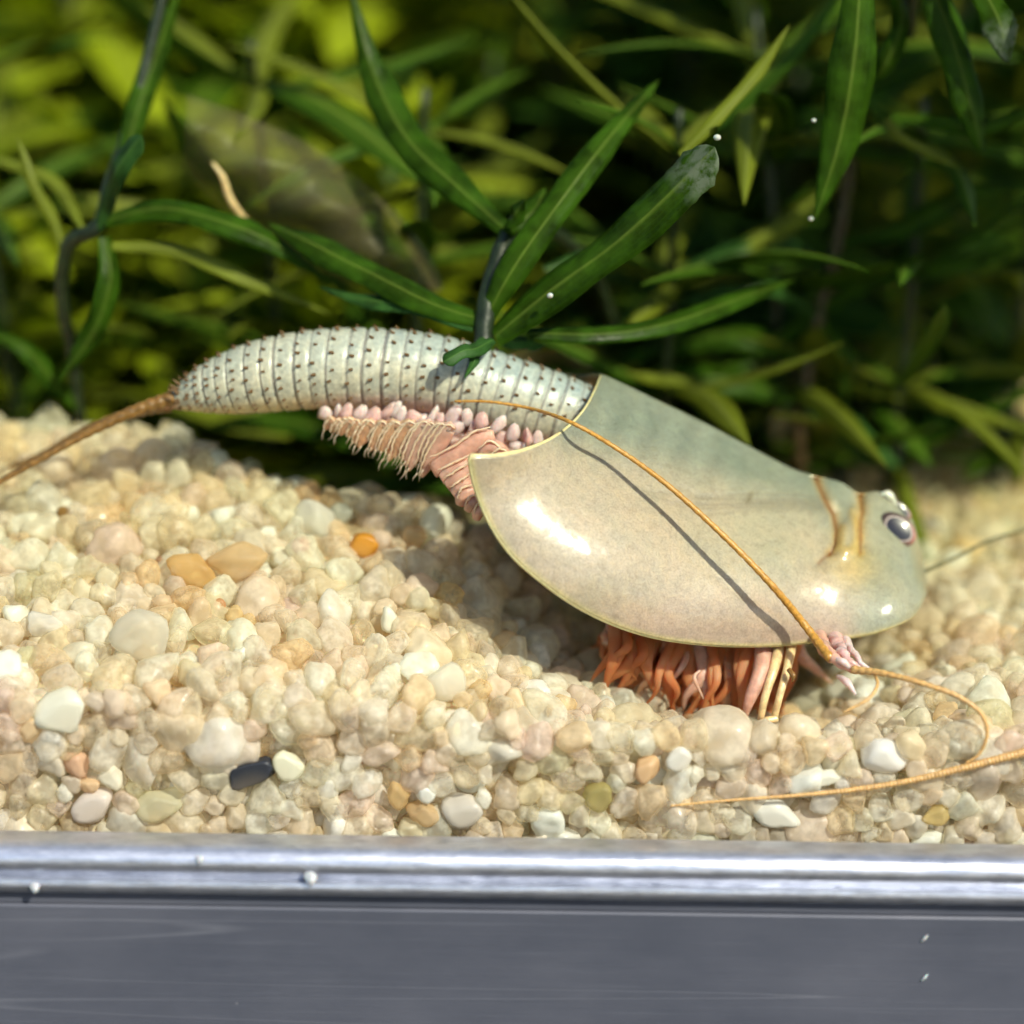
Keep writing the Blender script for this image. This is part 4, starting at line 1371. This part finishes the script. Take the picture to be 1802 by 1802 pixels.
# rosettes added out of view at the water surface to shade the far right
t = np.linspace(0, 1, 12)
v, f, c = leaf_data(np.column_stack([t, 0 * t, 0.10 * np.sin(t * 3)]), np.sqrt(np.clip(1 - (2 * t - 1)**2, 0.003, 1)) * 0.42, np.array([0, 0, 1.0]), 0.15)
flm = mesh("leaf", v, f, True, c)
flm.materials.append(M["leaf_dark_far"])
for i in range(20):
    x, y = rng.uniform(1.7, 5.6), rng.uniform(0.2, 4.6)
    if i >= 15:
        x, y = rng.uniform(3.5, 5.9), rng.uniform(-1.1, 0.3)
    r = empty("shade_rosette", (x, y, 3.3))
    tag(r, "unseen rosette of round dark green leaves added to shade the far right of the tank", "floating plant", "added rosettes above the view that cast shade")
    for b in range(7):
        o = bpy.data.objects.new("leaf", flm)
        COL.objects.link(o)
        o.parent = r
        o.location = (0, 0, 0.02 * b)
        o.rotation_euler = (0, -rng.uniform(0.02, 0.2), b * 6.283 / 7 + rng.uniform(-.2, .2))
        s = rng.uniform(0.5, 0.75)
        o.scale = (s, s, s)

# ------------------------------------------------------------------ shed skin, bubbles, drops, flecks
fo = [(330, 165), (440, 205), (560, 262), (650, 330), (715, 400), (780, 508)]
fi = [(322, 290), (372, 350), (440, 395), (520, 440), (600, 490), (760, 520)]
A, B = spline(np.array(fo, float), 26), spline(np.array(fi, float), 26)
v = []
for i in range(26):
    for j in range(12):
        w = j / 11
        q = A[i] * (1 - w) + B[i] * w
        v.append(P(q[0], q[1], 1.05 - 0.22 * math.sin(w * math.pi) + 0.02 * math.sin(i * 0.9 + j)))
film = link("shed_skin", mesh("shed_skin", v, grid_faces(26, 12)), None, M["film"])
sol = film.modifiers.new("thickness", 'SOLIDIFY')
sol.thickness = 0.006
tag(film, "pale see-through shed skin hanging among the leaves above the abdomen", "shed skin")
PINV[film.name] = Matrix.Identity(4)
tube("skin_edge", px_pts([(690, 370, 1.02), (722, 410, 1.02), (752, 455, 1.02), (778, 508, 1.02)]), [0.006, 0.010, 0.008], M["stem"], film, n=20, seg=6)
tube("shed_limb", px_pts([(374, 286, 0.85), (392, 312, 0.84), (405, 350, 0.84), (440, 398, 0.86)]), [0.008, 0.016, 0.018, 0.012], M["leg_pale"], film, n=20, seg=8)

for (px, py, Y, r, lab) in ((1262, 242, -0.02, 6, "bright white air bubble by the ragged grey tip of a leaf"),
                            (968, 520, -0.12, 5, "tiny air bubble clinging to the midrib of the thick leaf"),
                            (1427, 385, 0.30, 4, "tiny air bubble at the tip of the hanging leaf"),
                            (1432, 212, 0.30, 4, "tiny air bubble beside the upper edge of the hanging leaf")):
    s = pxl(Y)
    V = ICO1 * r * s * np.array([1.15, 1, 0.95])
    o = link("air_bubble", mesh("air_bubble", V, ICO1F), None, M["bubble"])
    o.location = P(px, py, Y)
    tag(o, lab, "bubble", "air bubbles on the leaves")
for (px, py, Y, r, lab) in ((350, 1513, -1.597, 7, "small clear water drop on the upper bead of the metal trim"),
                            (545, 1547, -1.615, 12, "bright white water drop across the groove of the metal trim"),
                            (60, 1563, -1.62, 9, "grey water drop hanging under the lip of the metal trim")):
    s = pxl(Y)
    V = rock(ICO2, 5, 6, 4, 0.05, 0.02) * r * s
    o = link("water_drop", mesh("water_drop", V, ICO2F), None, M["bubble"])
    o.location = P(px, py, Y)
    tag(o, lab, "water drop", "drops on the metal trim")
for (px, py, lab) in ((1627, 1652, "tiny white dust fleck on the grey panel, the upper of two"), (1627, 1721, "tiny white dust fleck on the grey panel, the lower of two")):
    o = tube("dust_fleck", [P(px - 7, py + 6, -1.583), P(px + 1, py - 1, -1.585), P(px + 6, py - 7, -1.583)], [0.002, 0.008, 0.002], M["bubble"], None, n=8, seg=6)
    tag(o, lab, "dust fleck", "dust flecks on the panel")
